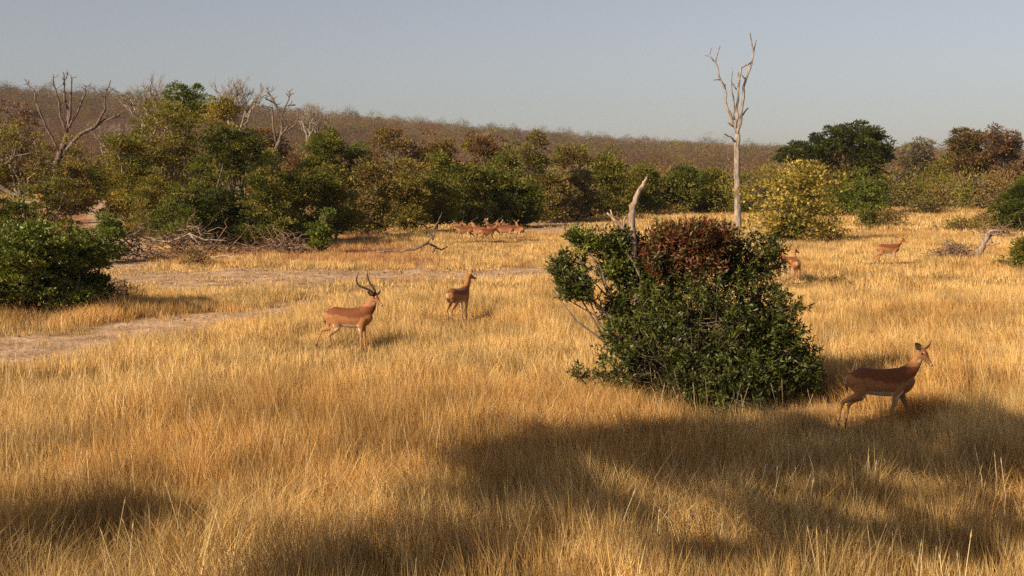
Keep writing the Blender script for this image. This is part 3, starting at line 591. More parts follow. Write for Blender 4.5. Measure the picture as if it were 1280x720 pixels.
# ------------------------------------------------------------------ the big dark bush in the middle, with its red top and dead stump
def hero():
    p = BUSH; d = p.y; s = d / F; root = tag(empty('evergreen_bush', p), 'large dark evergreen bush with a reddish top in the middle of the meadow', 'bush')
    def lobe(px, py, rx, rz, yo=0, ry=None):
        q = A(px, py, d + yo) - p; return (q.x, q.y, q.z, rx * s, (ry or rx) * s, rz * s)
    green = [lobe(860, 400, 85, 75), lobe(925, 410, 70, 85, .2), lobe(810, 440, 65, 55, -.3), lobe(870, 465, 90, 38, -.3), lobe(955, 450, 55, 50, 0), lobe(985, 455, 42, 30, .2), lobe(1010, 450, 22, 20, .2),
             lobe(935, 335, 45, 45, .4), lobe(960, 320, 24, 28, .4), lobe(985, 385, 25, 14, 0), lobe(830, 345, 40, 45, .3), lobe(800, 360, 30, 30), lobe(1000, 420, 12, 14), lobe(770, 425, 24, 34, -.3), lobe(740, 462, 20, 14, -.2), lobe(722, 468, 12, 8, -.2), lobe(828, 300, 18, 24, .2), lobe(880, 500, 80, 16, -.5), lobe(930, 490, 60, 18, -.3), lobe(850, 480, 60, 20, -.5), lobe(845, 290, 12, 12, .3), lobe(890, 318, 46, 28, .5), lobe(1000, 470, 34, 26, .1), lobe(960, 420, 44, 40, .1), lobe(780, 470, 34, 22, -.3), lobe(900, 508, 110, 14, -.3), lobe(800, 390, 36, 34, .1)]
    arm = [lobe(715, 355, 24, 22), lobe(735, 345, 18, 18, .1), lobe(705, 372, 18, 14), lobe(745, 305, 28, 18, .1), lobe(770, 325, 24, 26, .1), lobe(720, 295, 16, 10, .1), lobe(738, 378, 18, 14), lobe(690, 362, 10, 8), lobe(775, 300, 16, 14, .1), lobe(745, 385, 22, 12, 0), lobe(800, 320, 15, 30, .3), lobe(712, 335, 26, 20, .2), lobe(728, 362, 26, 20, -.1), lobe(752, 350, 20, 22, .2), lobe(765, 385, 26, 22, .1), lobe(785, 345, 18, 24, .2)]
    red = [lobe(862, 303, 52, 28, .1), lobe(832, 316, 34, 30, 0), lobe(893, 300, 32, 22, .1), lobe(858, 332, 50, 22, -.45), lobe(870, 290, 26, 14, -.2)]
    r = np.random.default_rng(77)
    def whorls(lb, n, per, L, W, pal, gap, seed):
        K = crown_clusters(lb, n, r, .38, gap, seed, 1.5); tone = fbm(K[:, 0] * 2, K[:, 1] * 2, K[:, 2] * 2, seed, 2)
        ax = K[:, 3:] * .8 + r.normal(size=(len(K), 3)) * .35; ax[:, 2] += .75; ax /= np.linalg.norm(ax, axis=1, keepdims=True)
        i = np.repeat(np.arange(len(K)), per); m = len(i); t = r.uniform(-.5, .5, m)
        C = K[i, :3] + ax[i] * (t * .15)[:, None]; D = ax[i] * (.35 + t[:, None] * .9) + r.normal(size=(m, 3)) * .62
        col = palette(pal, m, r, np.clip((tone[i] - .5) * 1.8 + .45 + r.normal(0, .16, m), 0, .999))
        return (*leaves(C, D, L * r.uniform(.45, 1.45, m), W * r.uniform(.7, 1.2, m), col, r), K)
    a = whorls(green, 4500, 15, .074, .024, ['evergreen', 'dark', 'dark'], .36, 3); b = whorls(arm, 1000, 13, .074, .024, ['dark', 'evergreen', 'dark', 'green'], .33, 4)
    part_foliage('foliage', root, a, M_gloss); o = part_foliage('foliage', root, b, M_gloss); o['label'] = 'open leafy left arm of the bush'
    c = whorls(red, 900, 14, .070, .023, ['evergreen', 'red', 'red', 'dark', 'red', 'rust'], .36, 5); o = part_foliage('foliage', root, c, M_gloss); o['label'] = 'reddish leaves on top of the bush'
    rg = random.Random(9); T1 = Tubes()
    for lb, K in ((green, a[4]), (arm, b[4]), (red, c[4])):
        for l in lb:
            cc = Vector(l[:3]); st = Vector((rg.uniform(-.35, .35), rg.uniform(-.3, .3), -.1))
            if K is c[4]: continue
            T1.add(wob(st, cc, 6, .04, rg, .04), [.035, .03, .026, .022, .018, .014, .01], 6)
            for k in rg.sample(list(K), min(len(K), 420)):
                kk = Vector(k[:3])
                if (kk - cc).length < max(l[3], l[5]) * 1.1: T1.add(wob(cc, kk, 3, .06, rg), [.008, .006, .005, .003], 4)
    T1.build('stems', M_bark, root)
hero()
# leaning dead stump that stands in the bush
dead('dead_stump', 'leaning broken dead trunk rising out of the left of the big bush', BUSH.y + .1, [
 ([(800, 470), (797, 400), (794, 350), (792, 300), (789, 268), (790, 256)], 5.2, 4.0),
 ([(790, 258), (797, 242), (805, 230), (806, 227), (808, 221)], 4.0, 1.3), ([(793, 312), (786, 292), (775, 282), (766, 273), (759, 266)], 3.6, 1.3), ([(766, 273), (763, 262)], 1.6, .8), ([(779, 285), (782, 270)], 1.6, 1.0)], M_stump, 21, (799, BUSH.y + .1), 0, 'dead stump', .01)
shrub('small_shrub', 'small orange-leaved plant at the right foot of the big dark bush', 'plant', 995, 44, 472, 18.0, ['rust', 'red', 'straw'], 70, 16, .06, .1, gap=.2, tr=.015)

# ------------------------------------------------------------------ dead wood on the ground
def log(name, label, limbs, d, m, seed, bpx, cat='dead log', group=None):
    return dead(name, label, d, limbs, m, seed, (bpx, d), 0, cat, .05, group)
log('fallen_branch', 'dark fallen branch with a tall upturned fork left of the herd', [
 ([(470, 315), (495, 314), (518, 312), (535, 304)], 1.4, 1.9), ([(535, 304), (541, 296), (536, 288), (529, 286)], 1.3, .5), ([(541, 296), (543, 285), (548, 278), (553, 265)], 1.3, .5),
 ([(535, 304), (543, 308), (551, 312), (560, 308)], 1.7, .7), ([(541, 300), (545, 288), (549, 285)], 1.0, .5), ([(545, 310), (541, 315)], 1.4, .8)], 52, M_dead, 31, 500)
log('fallen_log', 'pale fallen log lying at the edge of the far shrubs', [([(652, 268), (668, 270), (684, 273), (699, 275)], 1.8, 1.5), ([(690, 273), (702, 270), (712, 272)], 1.2, .8)], 92, M_pale, 32, 672)
log('fallen_log', 'grey broken stump and log at the right beyond the far antelope', [
 ([(1222, 318), (1228, 308), (1234, 296), (1236, 290)], 5, 3.0), ([(1236, 290), (1244, 288), (1256, 289)], 2.2, .8), ([(1226, 294), (1236, 296), (1248, 292)], 1.4, 1.6), ([(1230, 306), (1240, 306), (1250, 304)], 1.8, .9), ([(1236, 296), (1241, 304)], 1.6, 1.2)], 51, M_stump, 33, 1222)
log('fallen_log', 'short dark stub sticking out of the far right grass', [([(1169, 292), (1171, 286), (1169, 282)], 1.4, 1.2)], 72, M_dead, 34, 1169)
log('fallen_branch', 'bleached bent branch lying under the dark tree at the left', [([(252, 322), (270, 321), (282, 323), (290, 330)], 1.6, 1.0), ([(270, 321), (285, 320), (298, 323)], 1.2, .7)], 48, M_pale, 35, 262)
log('fallen_branch', 'thin bleached branch leaning across the brushwood heap', [([(190, 300), (212, 302), (236, 292), (256, 300), (284, 301)], 1.3, .8), ([(236, 292), (262, 316)], 1.2, .9)], 50, M_pale, 36, 230)
log('fallen_branch', 'low grey dead branch in the grass edge behind the ram', [([(388, 336), (400, 337), (416, 336), (428, 337)], 1.0, .7)], 44, M_dead, 37, 400)
log('fallen_log', 'dark log among reddish litter behind the ram', [([(460, 309), (472, 309), (482, 308)], 1.5, 1.1)], 58, M_bark, 38, 470)
log('fallen_branch', 'crooked pale branch lying in front of the shrubs left of the herd', [([(352, 312), (368, 310), (384, 306), (394, 301)], 1.3, .7)], 56, M_pale, 39, 370)
def brush(name, label, x0, x1, y0, y1, d, n, m, seed, lmax=1.6):
    rg = random.Random(seed); p0 = base((x0 + x1) / 2, d); root = tag(empty(name, p0), label, 'brushwood'); Tt = Tubes(); s = d / F
    for k in range(n):
        u = rg.gauss(0, .27); hx = (x1 - x0) * s; hz = (y1 - y0) * s; px = u * hx; pz = abs(rg.random() ** 1.3) * hz * max(.15, 1 - (2 * abs(u)) ** 1.6)
        a = rg.uniform(0, 2 * math.pi); el = rg.gauss(.1, .45); L = rg.uniform(.4, lmax); v = Vector((math.cos(a) * math.cos(el), math.sin(a) * math.cos(el), math.sin(el))) * L
        c = Vector((px, rg.gauss(0, .6), max(pz, .05))); q = c + v; q.z = max(q.z, .02); r = rg.uniform(.008, .032); Tt.add(wob(c, q, 4, .09, rg), [r, r * .9, r * .7, r * .5, r * .3], 4)
    Tt.build('twigs', m, root); return root
brush('brushwood_heap', 'tangled heap of dead brown branches in front of the left clump', 180, 300, 285, 322, 51, 200, M_brush, 41, 1.7)
brush('brushwood_heap', 'low tangle of dead twigs between the small bright shrub and the heap', 125, 200, 290, 328, 47, 150, M_brush, 42, 1.2)
brush('brushwood_heap', 'thin scatter of dead sticks under the dark shrubs right of the heap', 315, 390, 306, 325, 54, 150, M_brush, 43)
brush('brushwood_heap', 'flattened greyish heap of dead twigs left of the right-hand broken stump', 1172, 1216, 306, 326, 49, 230, M_brush, 44, .9)
brush('brushwood_heap', 'dead twigs under the dark right-hand bush', 1225, 1268, 282, 294, 68, 100, M_brush, 45)
brush('brushwood_heap', 'dry bare twigs at the right side of the left bush', 112, 160, 345, 372, 30, 110, M_brush, 46, .6)

# ------------------------------------------------------------------ trees beside the camera that throw the foreground shade, and an added sky blocker
def shade_tree(label, spots, trunk, seed, leaf=.12):
    """spots: (px, py, height, radius): clumps of crown that shade the ground seen at that pixel"""
    rg = random.Random(seed); r = np.random.default_rng(seed); p0 = Vector((trunk[0], trunk[1], float(H(trunk[0], trunk[1])))); lobes = []
    for px, py, h, rad in spots:
        g = G(px, py); q = g + TS * ((h) / TS.z) - p0; lobes.append((q.x, q.y, q.z, rad, rad, rad * .5))
    root = tag(empty('shade_tree', p0), label, 'tree'); vol = sum(l[3] ** 2 for l in lobes)
    data = foliage(lobes, int(110 * vol), 38, leaf, leaf * .5, .075, ['dark', 'green'], r, .5, .24, seed, 1.5)
    part_foliage('crown', root, data); T1 = Tubes(); cx = sum(l[0] for l in lobes) / len(lobes); cy = sum(l[1] for l in lobes) / len(lobes)
    fork = Vector((cx * .25, cy * .25, 3.2)); T1.add(wob((0, 0, -.2), fork, 5, .03, rg), [.3, .25, .22, .2, .19, .18], 9)
    for l in lobes: T1.add(wob(fork, l[:3], 6, .03, rg, -.05), [.06, .05, .04, .035, .028, .02, .012], 6)
    T1.build('trunk', M_bark, root)
SH = [(660, 585, 6.5, .55), (730, 575, 6.2, .75), (800, 568, 7, .85), (870, 566, 7.2, .9), (940, 564, 7.2, .8), (1010, 562, 7, .85), (1075, 562, 7, 1.0), (1140, 550, 7.4, .9), (1200, 552, 7.2, .9), (1165, 528, 7.6, .55), (1105, 536, 7.4, .5), (1215, 530, 7.8, .5), (905, 548, 7.2, .22), (830, 553, 7.2, .2), (700, 558, 6.6, .2), (1010, 541, 7.3, .28), (620, 590, 6.2, .25), (1270, 580, 7, .9), (1340, 580, 7, 1.1),
      (630, 612, 6, .34), (700, 632, 5.8, .45), (775, 605, 6, .65), (835, 598, 6, .7), (900, 592, 6.2, .7), (960, 598, 6.4, .7), (1050, 598, 6.2, .7), (1120, 590, 6.6, .6), (1190, 600, 6.4, .6), (1260, 610, 6.4, .5), (690, 612, 6, .55), (900, 625, 6, .4), (720, 652, 5.6, .42), (1000, 630, 6, .4), (655, 640, 5.8, .4), (760, 650, 5.6, .42)]
shade_tree('leafy tree left of the viewer whose crown shades the foreground', SH, (-6.6, 3.4), 61)
SH2 = [(960, 655, 5.4, .36), (1010, 668, 5.5, .40), (1060, 684, 5.5, .36), (820, 672, 5.6, .34), (1190, 668, 5.6, .26), (1150, 702, 5.4, .36), (900, 708, 5.2, .36), (1000, 716, 5.2, .4), (640, 695, 5.3, .18), (20, 700, 5.4, .45), (60, 684, 5.4, .42), (120, 676, 5.4, .5), (185, 672, 5.4, .46), (240, 680, 5.3, .3), (120, 698, 5.2, .36), (200, 696, 5.2, .3), (1230, 645, 5.8, .3), (1290, 690, 5.6, .4), (1110, 645, 5.8, .3), (1240, 715, 5.4, .35), (60, 710, 5.2, .36)]
shade_tree('smaller leafy tree behind the viewer on the left, shading the nearest grass', SH2, (-9.5, -1.5), 62)

def sky_blocker_tree():  # unseen crown added overhead; blocks sky light to deepen the foreground shade
    rg = random.Random(63); r = np.random.default_rng(63); p0 = Vector((5.5, -5, float(H(5.5, -5)))); lobes = [(rg.uniform(-5.5, 3.5), rg.uniform(0, 11), rg.uniform(7.0, 9.6), 1.5, 1.5, .8) for _ in range(26)]
    root = tag(empty('shade_tree', p0), 'unseen wide crowned tree added over the viewer to block sky light', 'tree'); part_foliage('crown', root, foliage(lobes, 2600, 20, .22, .12, .22, ['dark', 'green'], r, .5, .2, 63, 1.1))
    T1 = Tubes(); T1.add(wob((0, 0, -.2), (0, .3, 4), 5, .03, rg), [.4, .34, .3, .28, .26, .25], 9)
    for l in lobes: T1.add(wob((0, .3, 4), l[:3], 6, .03, rg, -.05), [.14, .12, .1, .08, .06, .05, .03], 6)
    T1.build('trunk', M_bark, root)
sky_blocker_tree()

# ------------------------------------------------------------------ impalas
def coat_mat():
    m, n, out = mat('impala_coat'); L = n.links.new
    at = n.nodes.new('ShaderNodeAttribute'); at.attribute_name = 'tint'; tc = n.nodes.new('ShaderNodeTexCoord')
    mp = n.nodes.new('ShaderNodeMapping'); mp.inputs['Scale'].default_value = (30, 90, 90)
    nz = n.nodes.new('ShaderNodeTexNoise'); nz.inputs['Scale'].default_value = 1.5; nz.inputs['Detail'].default_value = 5
    cr = n.nodes.new('ShaderNodeValToRGB'); cr.color_ramp.elements[0].color = (.55, .52, .50, 1); cr.color_ramp.elements[1].color = (1.12, 1.12, 1.12, 1); cr.color_ramp.elements[0].position = .3; cr.color_ramp.elements[1].position = .7
    mx = n.nodes.new('ShaderNodeMixRGB'); mx.blend_type = 'MULTIPLY'; mx.inputs[0].default_value = 1
    p = n.nodes.new('ShaderNodeBsdfPrincipled'); p.inputs['Roughness'].default_value = .7; p.inputs['Specular IOR Level'].default_value = .25
    p.inputs['Sheen Weight'].default_value = .3; p.inputs['Sheen Roughness'].default_value = .3; p.inputs['Sheen Tint'].default_value = (1, .8, .6, 1)
    b = n.nodes.new('ShaderNodeBump'); b.inputs['Strength'].default_value = .35; b.inputs['Distance'].default_value = .006
    L(tc.outputs['Object'], mp.inputs[0]); L(mp.outputs[0], nz.inputs[0]); L(nz.outputs[0], cr.inputs[0]); L(at.outputs['Color'], mx.inputs[1]); L(cr.outputs[0], mx.inputs[2])
    L(mx.outputs[0], p.inputs['Base Color']); L(nz.outputs[0], b.inputs['Height']); L(b.outputs[0], p.inputs['Normal']); L(p.outputs[0], out.inputs[0]); return m
M_coat = coat_mat()
M_horn = bark_mat('horn', (.018, .013, .010), (.05, .036, .026), 30, .6); M_eye = plain('eye', (.01, .007, .005), .12, .6); M_hoof = plain('hoof', (.03, .022, .018), .4)

def loft(V, Fc, pts, hh, hw, up=Vector((0, 0, 1)), sides=16):
    n0 = len(V); pts = [Vector(p) for p in pts]
    for i, p in enumerate(pts):
        t = (pts[min(i + 1, len(pts) - 1)] - pts[max(i - 1, 0)]).normalized(); s = t.cross(up); s = s.normalized() if s.length > 1e-4 else Vector((0, 1, 0)); u = s.cross(t)
        for k in range(sides):
            a = 2 * math.pi * k / sides; V.append(p + s * math.cos(a) * hw[i] + u * math.sin(a) * hh[i])
    for i in range(len(pts) - 1):
        for k in range(sides):
            k2 = (k + 1) % sides; Fc.append((n0 + i * sides + k, n0 + i * sides + k2, n0 + (i + 1) * sides + k2, n0 + (i + 1) * sides + k))
    Fc.append(tuple(n0 + k for k in range(sides))[::-1]); e = n0 + (len(pts) - 1) * sides; Fc.append(tuple(e + k for k in range(sides)))
def dense(pts, arrs, n=5):
    """Catmull-Rom resampling of a centre line and its radii"""
    P = np.array([list(p) for p in pts], float); A_ = np.column_stack([P] + [np.array(a, float) for a in arrs]); A_ = np.vstack([2 * A_[0] - A_[1], A_, 2 * A_[-1] - A_[-2]]); out = []
    for i in range(1, len(A_) - 2):
        for k in range(n):
            t = k / n; a, b, c, d = A_[i - 1:i + 3]; out.append(.5 * (2 * b + (c - a) * t + (2 * a - 5 * b + 4 * c - d) * t * t + (3 * b - a - 3 * c + d) * t ** 3))
    out.append(A_[-2]); out = np.array(out); out[:, 3:] = np.maximum(out[:, 3:], .004); return [Vector(o[:3]) for o in out], *[out[:, 3 + j] for j in range(len(arrs))]
TORSO = [(-.43, .755, .035, .03), (-.415, .735, .10, .07), (-.36, .70, .150, .115), (-.26, .672, .178, .135), (-.12, .650, .180, .140), (.04, .640, .185, .142), (.18, .648, .190, .130), (.28, .672, .178, .112), (.355, .705, .135, .085), (.40, .735, .075, .05)]
def rot2(v, a):                                  # swing in the fore-aft plane, positive = foot forward
    return Vector((v[0] * math.cos(a) - v[2] * math.sin(a), v[1], v[0] * math.sin(a) + v[2] * math.cos(a)))
def leg(front, side, sw, bend):
    """joint chain from shoulder or hip to hoof; sw swings the whole leg, bend folds the lower part"""
    if front: J = [(.27, .07, .66), (.235, .085, .50), (.25, .078, .285), (.252, .074, .085), (.262, .074, .03), (.275, .074, .0)]; RH = [.095, .060, .027, .0165, .019, .021]; RW = [.055, .042, .024, .0155, .017, .019]
    else: J = [(-.29, .07, .68), (-.215, .092, .50), (-.365, .082, .315), (-.335, .074, .085), (-.322, .074, .03), (-.305, .074, .0)]; RH = [.125, .085, .030, .0175, .019, .021]; RW = [.07, .055, .021, .0160, .017, .019]
    J = [Vector(j) for j in J]; o = J[0].copy(); J = [o + rot2(j - o, sw) for j in J]; k = 2; o = J[k].copy(); J = J[:k + 1] + [o + rot2(j - o, bend) for j in J[k + 1:]]
    drop = 0
    for j in J: j.y *= side
    Jm = [J[0], J[1], (J[1] * .5 + J[2] * .5), J[2], J[2] * .85 + J[3] * .15, (J[2] + J[3]) * .5, J[3], J[4], J[5]]
    h = [RH[0], RH[1], RH[1] * .45 + RH[2] * .45, RH[2], RH[2] * .8, RH[3] * .95, RH[3] * 1.15, RH[4], RH[5]]; w_ = [RW[0], RW[1], RW[1] * .5 + RW[2] * .4, RW[2], RW[2] * .8, RW[3] * .95, RW[3] * 1.1, RW[4], RW[5]]
    return Jm, h, w_
def impala_mesh(name, legs, neck, hyaw, hpitch, vox=.0105, thick=False):
    """legs: four (swing, bend) for front L, front R, hind L, hind R; neck: points; head turned by hyaw, dipped by hpitch"""
    parts = []; V = []; Fc = []
    P = [(t[0], 0, t[1]) for t in TORSO]; pts, hh, hw = dense(P, [[t[2] for t in TORSO], [t[3] for t in TORSO]], 4); loft(V, Fc, pts, hh, hw, sides=24)
    chains = []
    for (fr, sd), (sw, bd) in zip(((1, 1), (1, -1), (0, 1), (0, -1)), legs):
        J, h, w_ = leg(fr, sd, sw, bd); p, a, b = dense(J, [h, w_], 4); loft(V, Fc, p, a, b, Vector((1, 0, .05)), 12); chains.append((fr, J))
    # buttock and shoulder masses
    for sx, sz, r, sd in ((-.31, .66, .125, 1), (-.31, .66, .125, -1)): loft(V, Fc, [(sx - .07, sd * .055, sz + .09), (sx - .04, sd * .06, sz), (sx + .0, sd * .07, sz - .12)], [r * .5, r * .85, r * .6], [.05, .075, .05], sides=12)
    nk = [(.26, 0, .70)] + neck; nr = ([.150, .118, .092, .078, .065] if thick else [.150, .100, .072, .058, .055])[:len(nk)]; p, a, b = dense(nk, [nr, [r * .70 for r in nr]], 4); loft(V, Fc, p, a, b, Vector((-.6, 0, .8)), 16)
    hb = Vector(neck[-1]); fwd = Vector((math.cos(hyaw) * math.cos(hpitch), math.sin(hyaw) * math.cos(hpitch), -math.sin(hpitch))); sidev = Vector((-math.sin(hyaw), math.cos(hyaw), 0)); upv = fwd.cross(sidev); upv = upv if upv.z > 0 else -upv
    hp = lambda x, y, z: hb + fwd * x + sidev * y + upv * z
    HX = [(-.055, -.005, .030, .025), (-.035, 0, .052, .042), (.0, .008, .063, .052), (.045, .006, .060, .053), (.09, -.006, .049, .043), (.135, -.018, .038, .030), (.18, -.026, .030, .023), (.215, -.030, .027, .022), (.238, -.032, .018, .016)]
    p, a, b = dense([hp(h[0], 0, h[1]) for h in HX], [[h[2] for h in HX], [h[3] for h in HX]], 3); loft(V, Fc, p, a, b, upv, 14)
    me0 = bpy.data.meshes.new('raw'); me0.from_pydata([tuple(v) for v in V], [], Fc); tmp = bpy.data.objects.new('raw', me0); COL.objects.link(tmp)
    md = tmp.modifiers.new('r', 'REMESH'); md.mode = 'VOXEL'; md.voxel_size = vox; md.use_smooth_shade = True; sm = tmp.modifiers.new('s', 'SMOOTH'); sm.factor = .5; sm.iterations = 3
    dg = bpy.context.evaluated_depsgraph_get(); me = bpy.data.meshes.new_from_object(tmp.evaluated_get(dg)); bpy.data.objects.remove(tmp); bpy.data.meshes.remove(me0); me.name = name
    n = len(me.vertices); co = np.zeros(n * 3, np.float32); me.vertices.foreach_get('co', co); co = co.reshape(-1, 3).astype(float); no = np.zeros(n * 3, np.float32); me.vertex_normals.foreach_get('vector', no); no = no.reshape(-1, 3)
    T_ = np.array(TORSO); zc = np.interp(co[:, 0], T_[:, 0], T_[:, 1]); h_ = np.interp(co[:, 0], T_[:, 0], T_[:, 2]); t = (co[:, 2] - zc) / h_
    rust = np.array((.188, .057, .019)); tan = np.array((.355, .155, .056)); white = np.array((.62, .52, .40)); black = np.array((.018, .012, .010)); pale = np.array((.40, .23, .11))
    def mixc(c, d, k): return c * (1 - k[:, None]) + d * k[:, None]
    wv = (fbm(co[:, 0] * 9, co[:, 1] * 9, co[:, 2] * 9, 3) - .5) * .25
    c = np.tile(tan, (n, 1)); c = mixc(c, rust, sstep(-.06, .26, t + wv * 1.8 + .10 * np.sin(co[:, 0] * 6))); c = mixc(c, white, (1 - sstep(-.74, -.58, t + wv)) * (co[:, 0] > -.28) * (co[:, 0] < .27) * (no[:, 2] < -.15))
    # legs: nearest chain
    ld = np.full(n, 9.); lf = np.zeros(n)
    for fr, J in chains:
        for a, b in zip(J[2:-1], J[3:]):
            a = np.array(a); b = np.array(b); d = b - a; s = np.clip(((co - a) @ d) / (d @ d), 0, 1); dist = np.linalg.norm(co - a - s[:, None] * d, axis=1); ld = np.minimum(ld, dist)
    legk = (ld < .06) * (1 - sstep(.40, .52, co[:, 2])); c = mixc(c, pale, legk * .5)
    c = mixc(c, black, (ld < .05) * (co[:, 2] < .14) * (co[:, 0] < -.05) * (no[:, 0] < .2) * .85)
    # rump: white between two black stripes
    rk = sstep(-.35, -.40, co[:, 0]) * sstep(.72, .9, -no[:, 0]) * (co[:, 2] > .42) * (co[:, 2] < .80); ay = np.abs(co[:, 1])
    c = mixc(c, white, rk * sstep(.010, .016, ay) * (1 - sstep(.030, .038, ay)) * .85); c = mixc(c, black, rk * sstep(.034, .042, ay) * (1 - sstep(.054, .062, ay)) * .9)
    # head
    hm = np.array([hb.x, hb.y, hb.z]); rel = co - hm; f_ = rel @ np.array(fwd); s_ = rel @ np.array(sidev); u_ = rel @ np.array(upv); ishead = (f_ > -.05) & (f_ < .27) & (np.abs(s_) < .08) & (np.abs(u_) < .1)
    nk_ = (co[:, 2] > .86) & ~ishead; c = mixc(c, tan * 1.0, nk_ * 1.0)
    c = mixc(c, tan * .95, ishead * 1.0); c = mixc(c, rust, ishead * (u_ > .03) * (f_ > .0) * .7); c = mixc(c, white, ishead * (f_ > .06) * ((u_ < -.05) | (f_ > .21)) * .7); c = mixc(c, white, ishead * (np.hypot(f_ - .05, u_ - .045) < .014) * (np.abs(s_) > .03) * .6)
    c = mixc(c, black, ishead * (f_ > .225) * (u_ > -.045) * .9);
    a = me.attributes.new('tint', 'FLOAT_COLOR', 'POINT'); cc = np.ones((n, 4), np.float32); cc[:, :3] = c; a.data.foreach_set('color', cc.ravel()); me.materials.clear(); me.materials.append(M_coat)
    return me, hp, (fwd, sidev, upv), [ch[1] for ch in chains]
def ear_mesh(hp, side, fwd_, out=1.0, upk=1.0):
    b = hp(-.02, side * .04, .045); tip = hp(-.06, side * (.04 + .135 * out), .045 + .125 * upk); d = tip - b; fw = hp(1, side * .05, 0) - hp(0, 0, 0); s = d.cross(fw).normalized(); nn = s.cross(d).normalized(); nn = nn if nn.dot(fw) > 0 else -nn
    V = []; Fc = []; cs = []
    prof = [(0, .016), (.15, .030), (.4, .046), (.65, .043), (.85, .025), (1.0, .003)]; ns = 7
    for layer in (0, 1):
        for t, wd in prof:
            for k in range(ns):
                a = (k / (ns - 1) - .5) * 2; V.append(b + d * t + s * (a * wd * .95) + nn * ((a * a) * wd * .55 - layer * .006)); cs.append((.50, .36, .25) if layer == 0 and t < .8 and abs(a) < .7 else ((.02, .014, .01) if t > .8 else (.33, .15, .06)))
    m_ = len(prof) * ns
    for layer in (0, 1):
        for i in range(len(prof) - 1):
            for k in range(ns - 1):
                q = [layer * m_ + i * ns + k, layer * m_ + i * ns + k + 1, layer * m_ + (i + 1) * ns + k + 1, layer * m_ + (i + 1) * ns + k]; Fc.append(q if layer == 0 else q[::-1])
    for i in range(len(prof) - 1):
        for k in (0, ns - 1): Fc.append([i * ns + k, (i + 1) * ns + k, m_ + (i + 1) * ns + k, m_ + i * ns + k])
    return mesh_np('ear', [tuple(v) for v in V], [x for f in Fc for x in f], [4] * len(Fc), cs, M_coat, True)
def ball(c, r, sq=(1, 1, 1)):
    V = []; Fc = []; n = 8; mr = 6
    for i in range(mr + 1):
        for k in range(n): th = math.pi * i / mr; a = 2 * math.pi * k / n; V.append((c[0] + r * sq[0] * math.sin(th) * math.cos(a), c[1] + r * sq[1] * math.sin(th) * math.sin(a), c[2] + r * sq[2] * math.cos(th)))
    for i in range(mr):
        for k in range(n): Fc += [i * n + k, (i + 1) * n + k, (i + 1) * n + (k + 1) % n, i * n + (k + 1) % n]
    return V, Fc
NECK_UP = [(.375, 0, .83), (.445, 0, .965), (.485, 0, 1.06)]
NECK_FWD = [(.39, 0, .80), (.50, 0, .91), (.575, 0, 1.0)]
STAND = ((.05, 0), (-.04, 0), (-.50, -.05), (.02, 0)); WALK = ((.30, -.10), (-.28, .0), (.16, -.05), (-.34, -.10)); STILL = ((.02, 0), (-.03, 0), (.03, 0), (-.04, 0))
def impala(name, label, horned, legs, neck, hyaw, hpitch, group=None, vox=.0105, ear_up=1.0):
    root = tag(empty(name, (0, 0, 0)), label, 'antelope', group)
    me, hp, fr, chains = impala_mesh('body', legs, neck, hyaw, hpitch, vox, horned); ob('body', me, root)
    for s in (1, -1):
        ob('ear', ear_mesh(hp, s, fr, 1.1, .55 if horned else ear_up), root)
        e = hp(.045, s * .047, .022); V, Fc = ball(e, .0155); ob('eye', mesh_np('eye', V, Fc, [4] * (len(Fc) // 4), None, M_eye, True), root)
        if horned:
            f0 = Vector((math.cos(hyaw), math.sin(hyaw), 0)); s0 = Vector((-f0.y, f0.x, 0)); hb = hp(.0, 0, .04)
            pts = [hb + s0 * (s * y) - f0 * x + Vector((0, 0, z)) for x, y, z in ((0, .026, 0), (.035, .045, .075), (.11, .095, .13), (.21, .155, .175), (.27, .175, .225), (.295, .165, .30), (.285, .14, .38), (.265, .12, .45))]
            p, r = dense(pts, [[.022, .022, .020, .018, .0155, .012, .008, .003]], 8); r = r * np.array([1 + .10 * (k % 2) * (k < 38) for k in range(len(r))]); Tubes().add(p, list(r), 10).build('horn', M_horn, root)
    tl = Tubes(); tl.add([(-.42, 0, .765), (-.452, 0, .72), (-.462, 0, .64), (-.452, 0, .55), (-.445, 0, .50)], [.014, .016, .014, .016, .005], 8); me = mesh_np('tail', [tuple(v) for v in tl.V], [i for f in tl.Fq for i in f], [len(f) for f in tl.Fq], [((.55, .46, .34) if v.z < .54 else (.13, .05, .02)) for v in tl.V], M_coat, True); ob('tail', me, root)
    for J in chains:
        a, b = J[-2], J[-1]; Tubes().add([a, a.lerp(b, .6), b + Vector((.014, 0, 0))], [.0185, .0235, .020], 8).build('hoof', M_hoof, root)
    return root
def put(o, px, py, rz, sc=1.0, dz=0):
    g = G(px, py); o.location = g + Vector((0, 0, dz)); o.rotation_euler = (0, 0, R(rz)); o.scale = (sc, sc, sc); return o
HG = 'herd of antelopes at the far shrubs'
put(impala('impala', 'horned male antelope standing in profile in the sunlit grass', True, STAND, [(.375, 0, .83), (.43, 0, .94), (.47, 0, 1.02)], -.50, .50, vox=.009), 437, 442, -4, 1.01)
put(impala('impala', 'reddish hornless antelope walking in front of the big bush shade at the right', False, ((.30, -.15), (-.30, .05), (-.10, -.2), (-.46, .1)), [(.38, 0, .82), (.455, 0, .93), (.51, 0, 1.05)], -.85, .62, vox=.009, ear_up=.75), 1100, 541, -3, .96)
put(impala('impala', 'hornless antelope seen from behind, right of the horned male', False, STILL, [(.365, .0, .85), (.41, -.02, .98), (.43, -.03, 1.09)], -.35, .15), 573, 402, 58, .92)
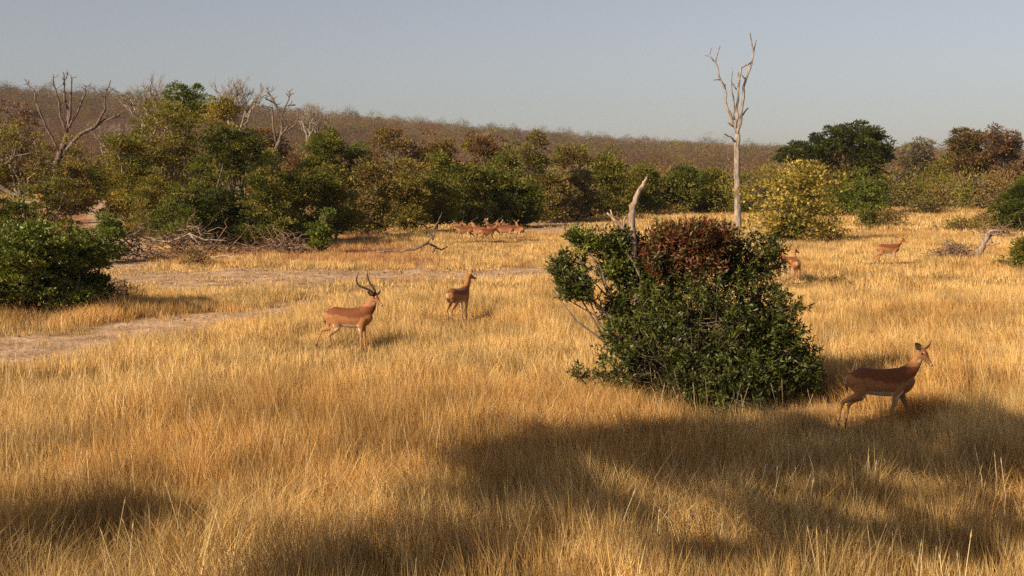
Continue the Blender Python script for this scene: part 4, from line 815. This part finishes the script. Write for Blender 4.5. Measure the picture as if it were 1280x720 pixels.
far = impala('impala', 'lone hornless antelope standing far off in the right meadow', False, ((.05, 0), (-.05, 0), (.03, 0), (-.38, .05)), [(.385, 0, .82), (.475, 0, .93), (.53, 0, 1.03)], -.1, .45, vox=.013); put(far, 1110, 331, -4, .93)
rear = impala('impala', 'antelope seen from behind just right of the big bush', False, STILL, NECK_UP, -.9, .2, vox=.013); put(rear, 994, 354, 82, .93)
second = copy_tree(rear); tag(second, 'antelope half hidden by the right side of the big bush, beside its neighbour'); put(second, 984, 352, 104, .93)
# the herd: four meshes, copied
hA = impala('impala', 'leading antelope at the left end of the herd, facing left', False, WALK, NECK_FWD, 0, .35, HG, .014); hB = impala('impala', 'horned antelope in the middle of the herd', True, STAND, NECK_UP, .3, .3, HG, .014)
put(hA, 581, 302.5, 186, .95); put(hB, 618, 299.5, 200, .98)
for src, px, py, rz, sc, lab in ((hA, 590, 299.5, 170, .9, 'second antelope of the herd, its neck just above the leader'), (hB, 600, 303, 150, .95, 'horned antelope in the left half of the herd, behind the leader'),
        (hA, 609, 304, 20, .9, 'antelope of the herd turned right, in front of the horned ones'), (hB, 632, 301, 172, .92, 'antelope facing left in the right half of the herd'), (hA, 640, 299.5, 195, .95, 'antelope behind the last one of the herd'), (hA, 650, 301.5, 110, .95, 'last antelope at the right end of the herd, seen from behind')):
    c = copy_tree(src); tag(c, lab); put(c, px, py, rz, sc)


# ------------------------------------------------------------------ the dusty air
def haze():
    x0, x1, y0, y1, z0, z1 = -2600, 2600, -48, 3700, -2, 125
    V = [(x, y, z) for z in (z0, z1) for y in (y0, y1) for x in (x0, x1)]; Fc = [0, 2, 3, 1, 4, 5, 7, 6, 0, 1, 5, 4, 2, 6, 7, 3, 0, 4, 6, 2, 1, 3, 7, 5]
    m, n, out = mat('haze'); v = n.nodes.new('ShaderNodeVolumePrincipled'); v.inputs['Density'].default_value = .00011; v.inputs['Color'].default_value = (.80, .80, .82, 1); v.inputs['Anisotropy'].default_value = .1
    n.links.new(v.outputs[0], out.inputs['Volume']); o = ob('haze', mesh_np('haze', V, Fc, [4] * 6, None, m)); tag(o, 'thin dusty haze over the savanna', None, None, 'stuff')
haze()
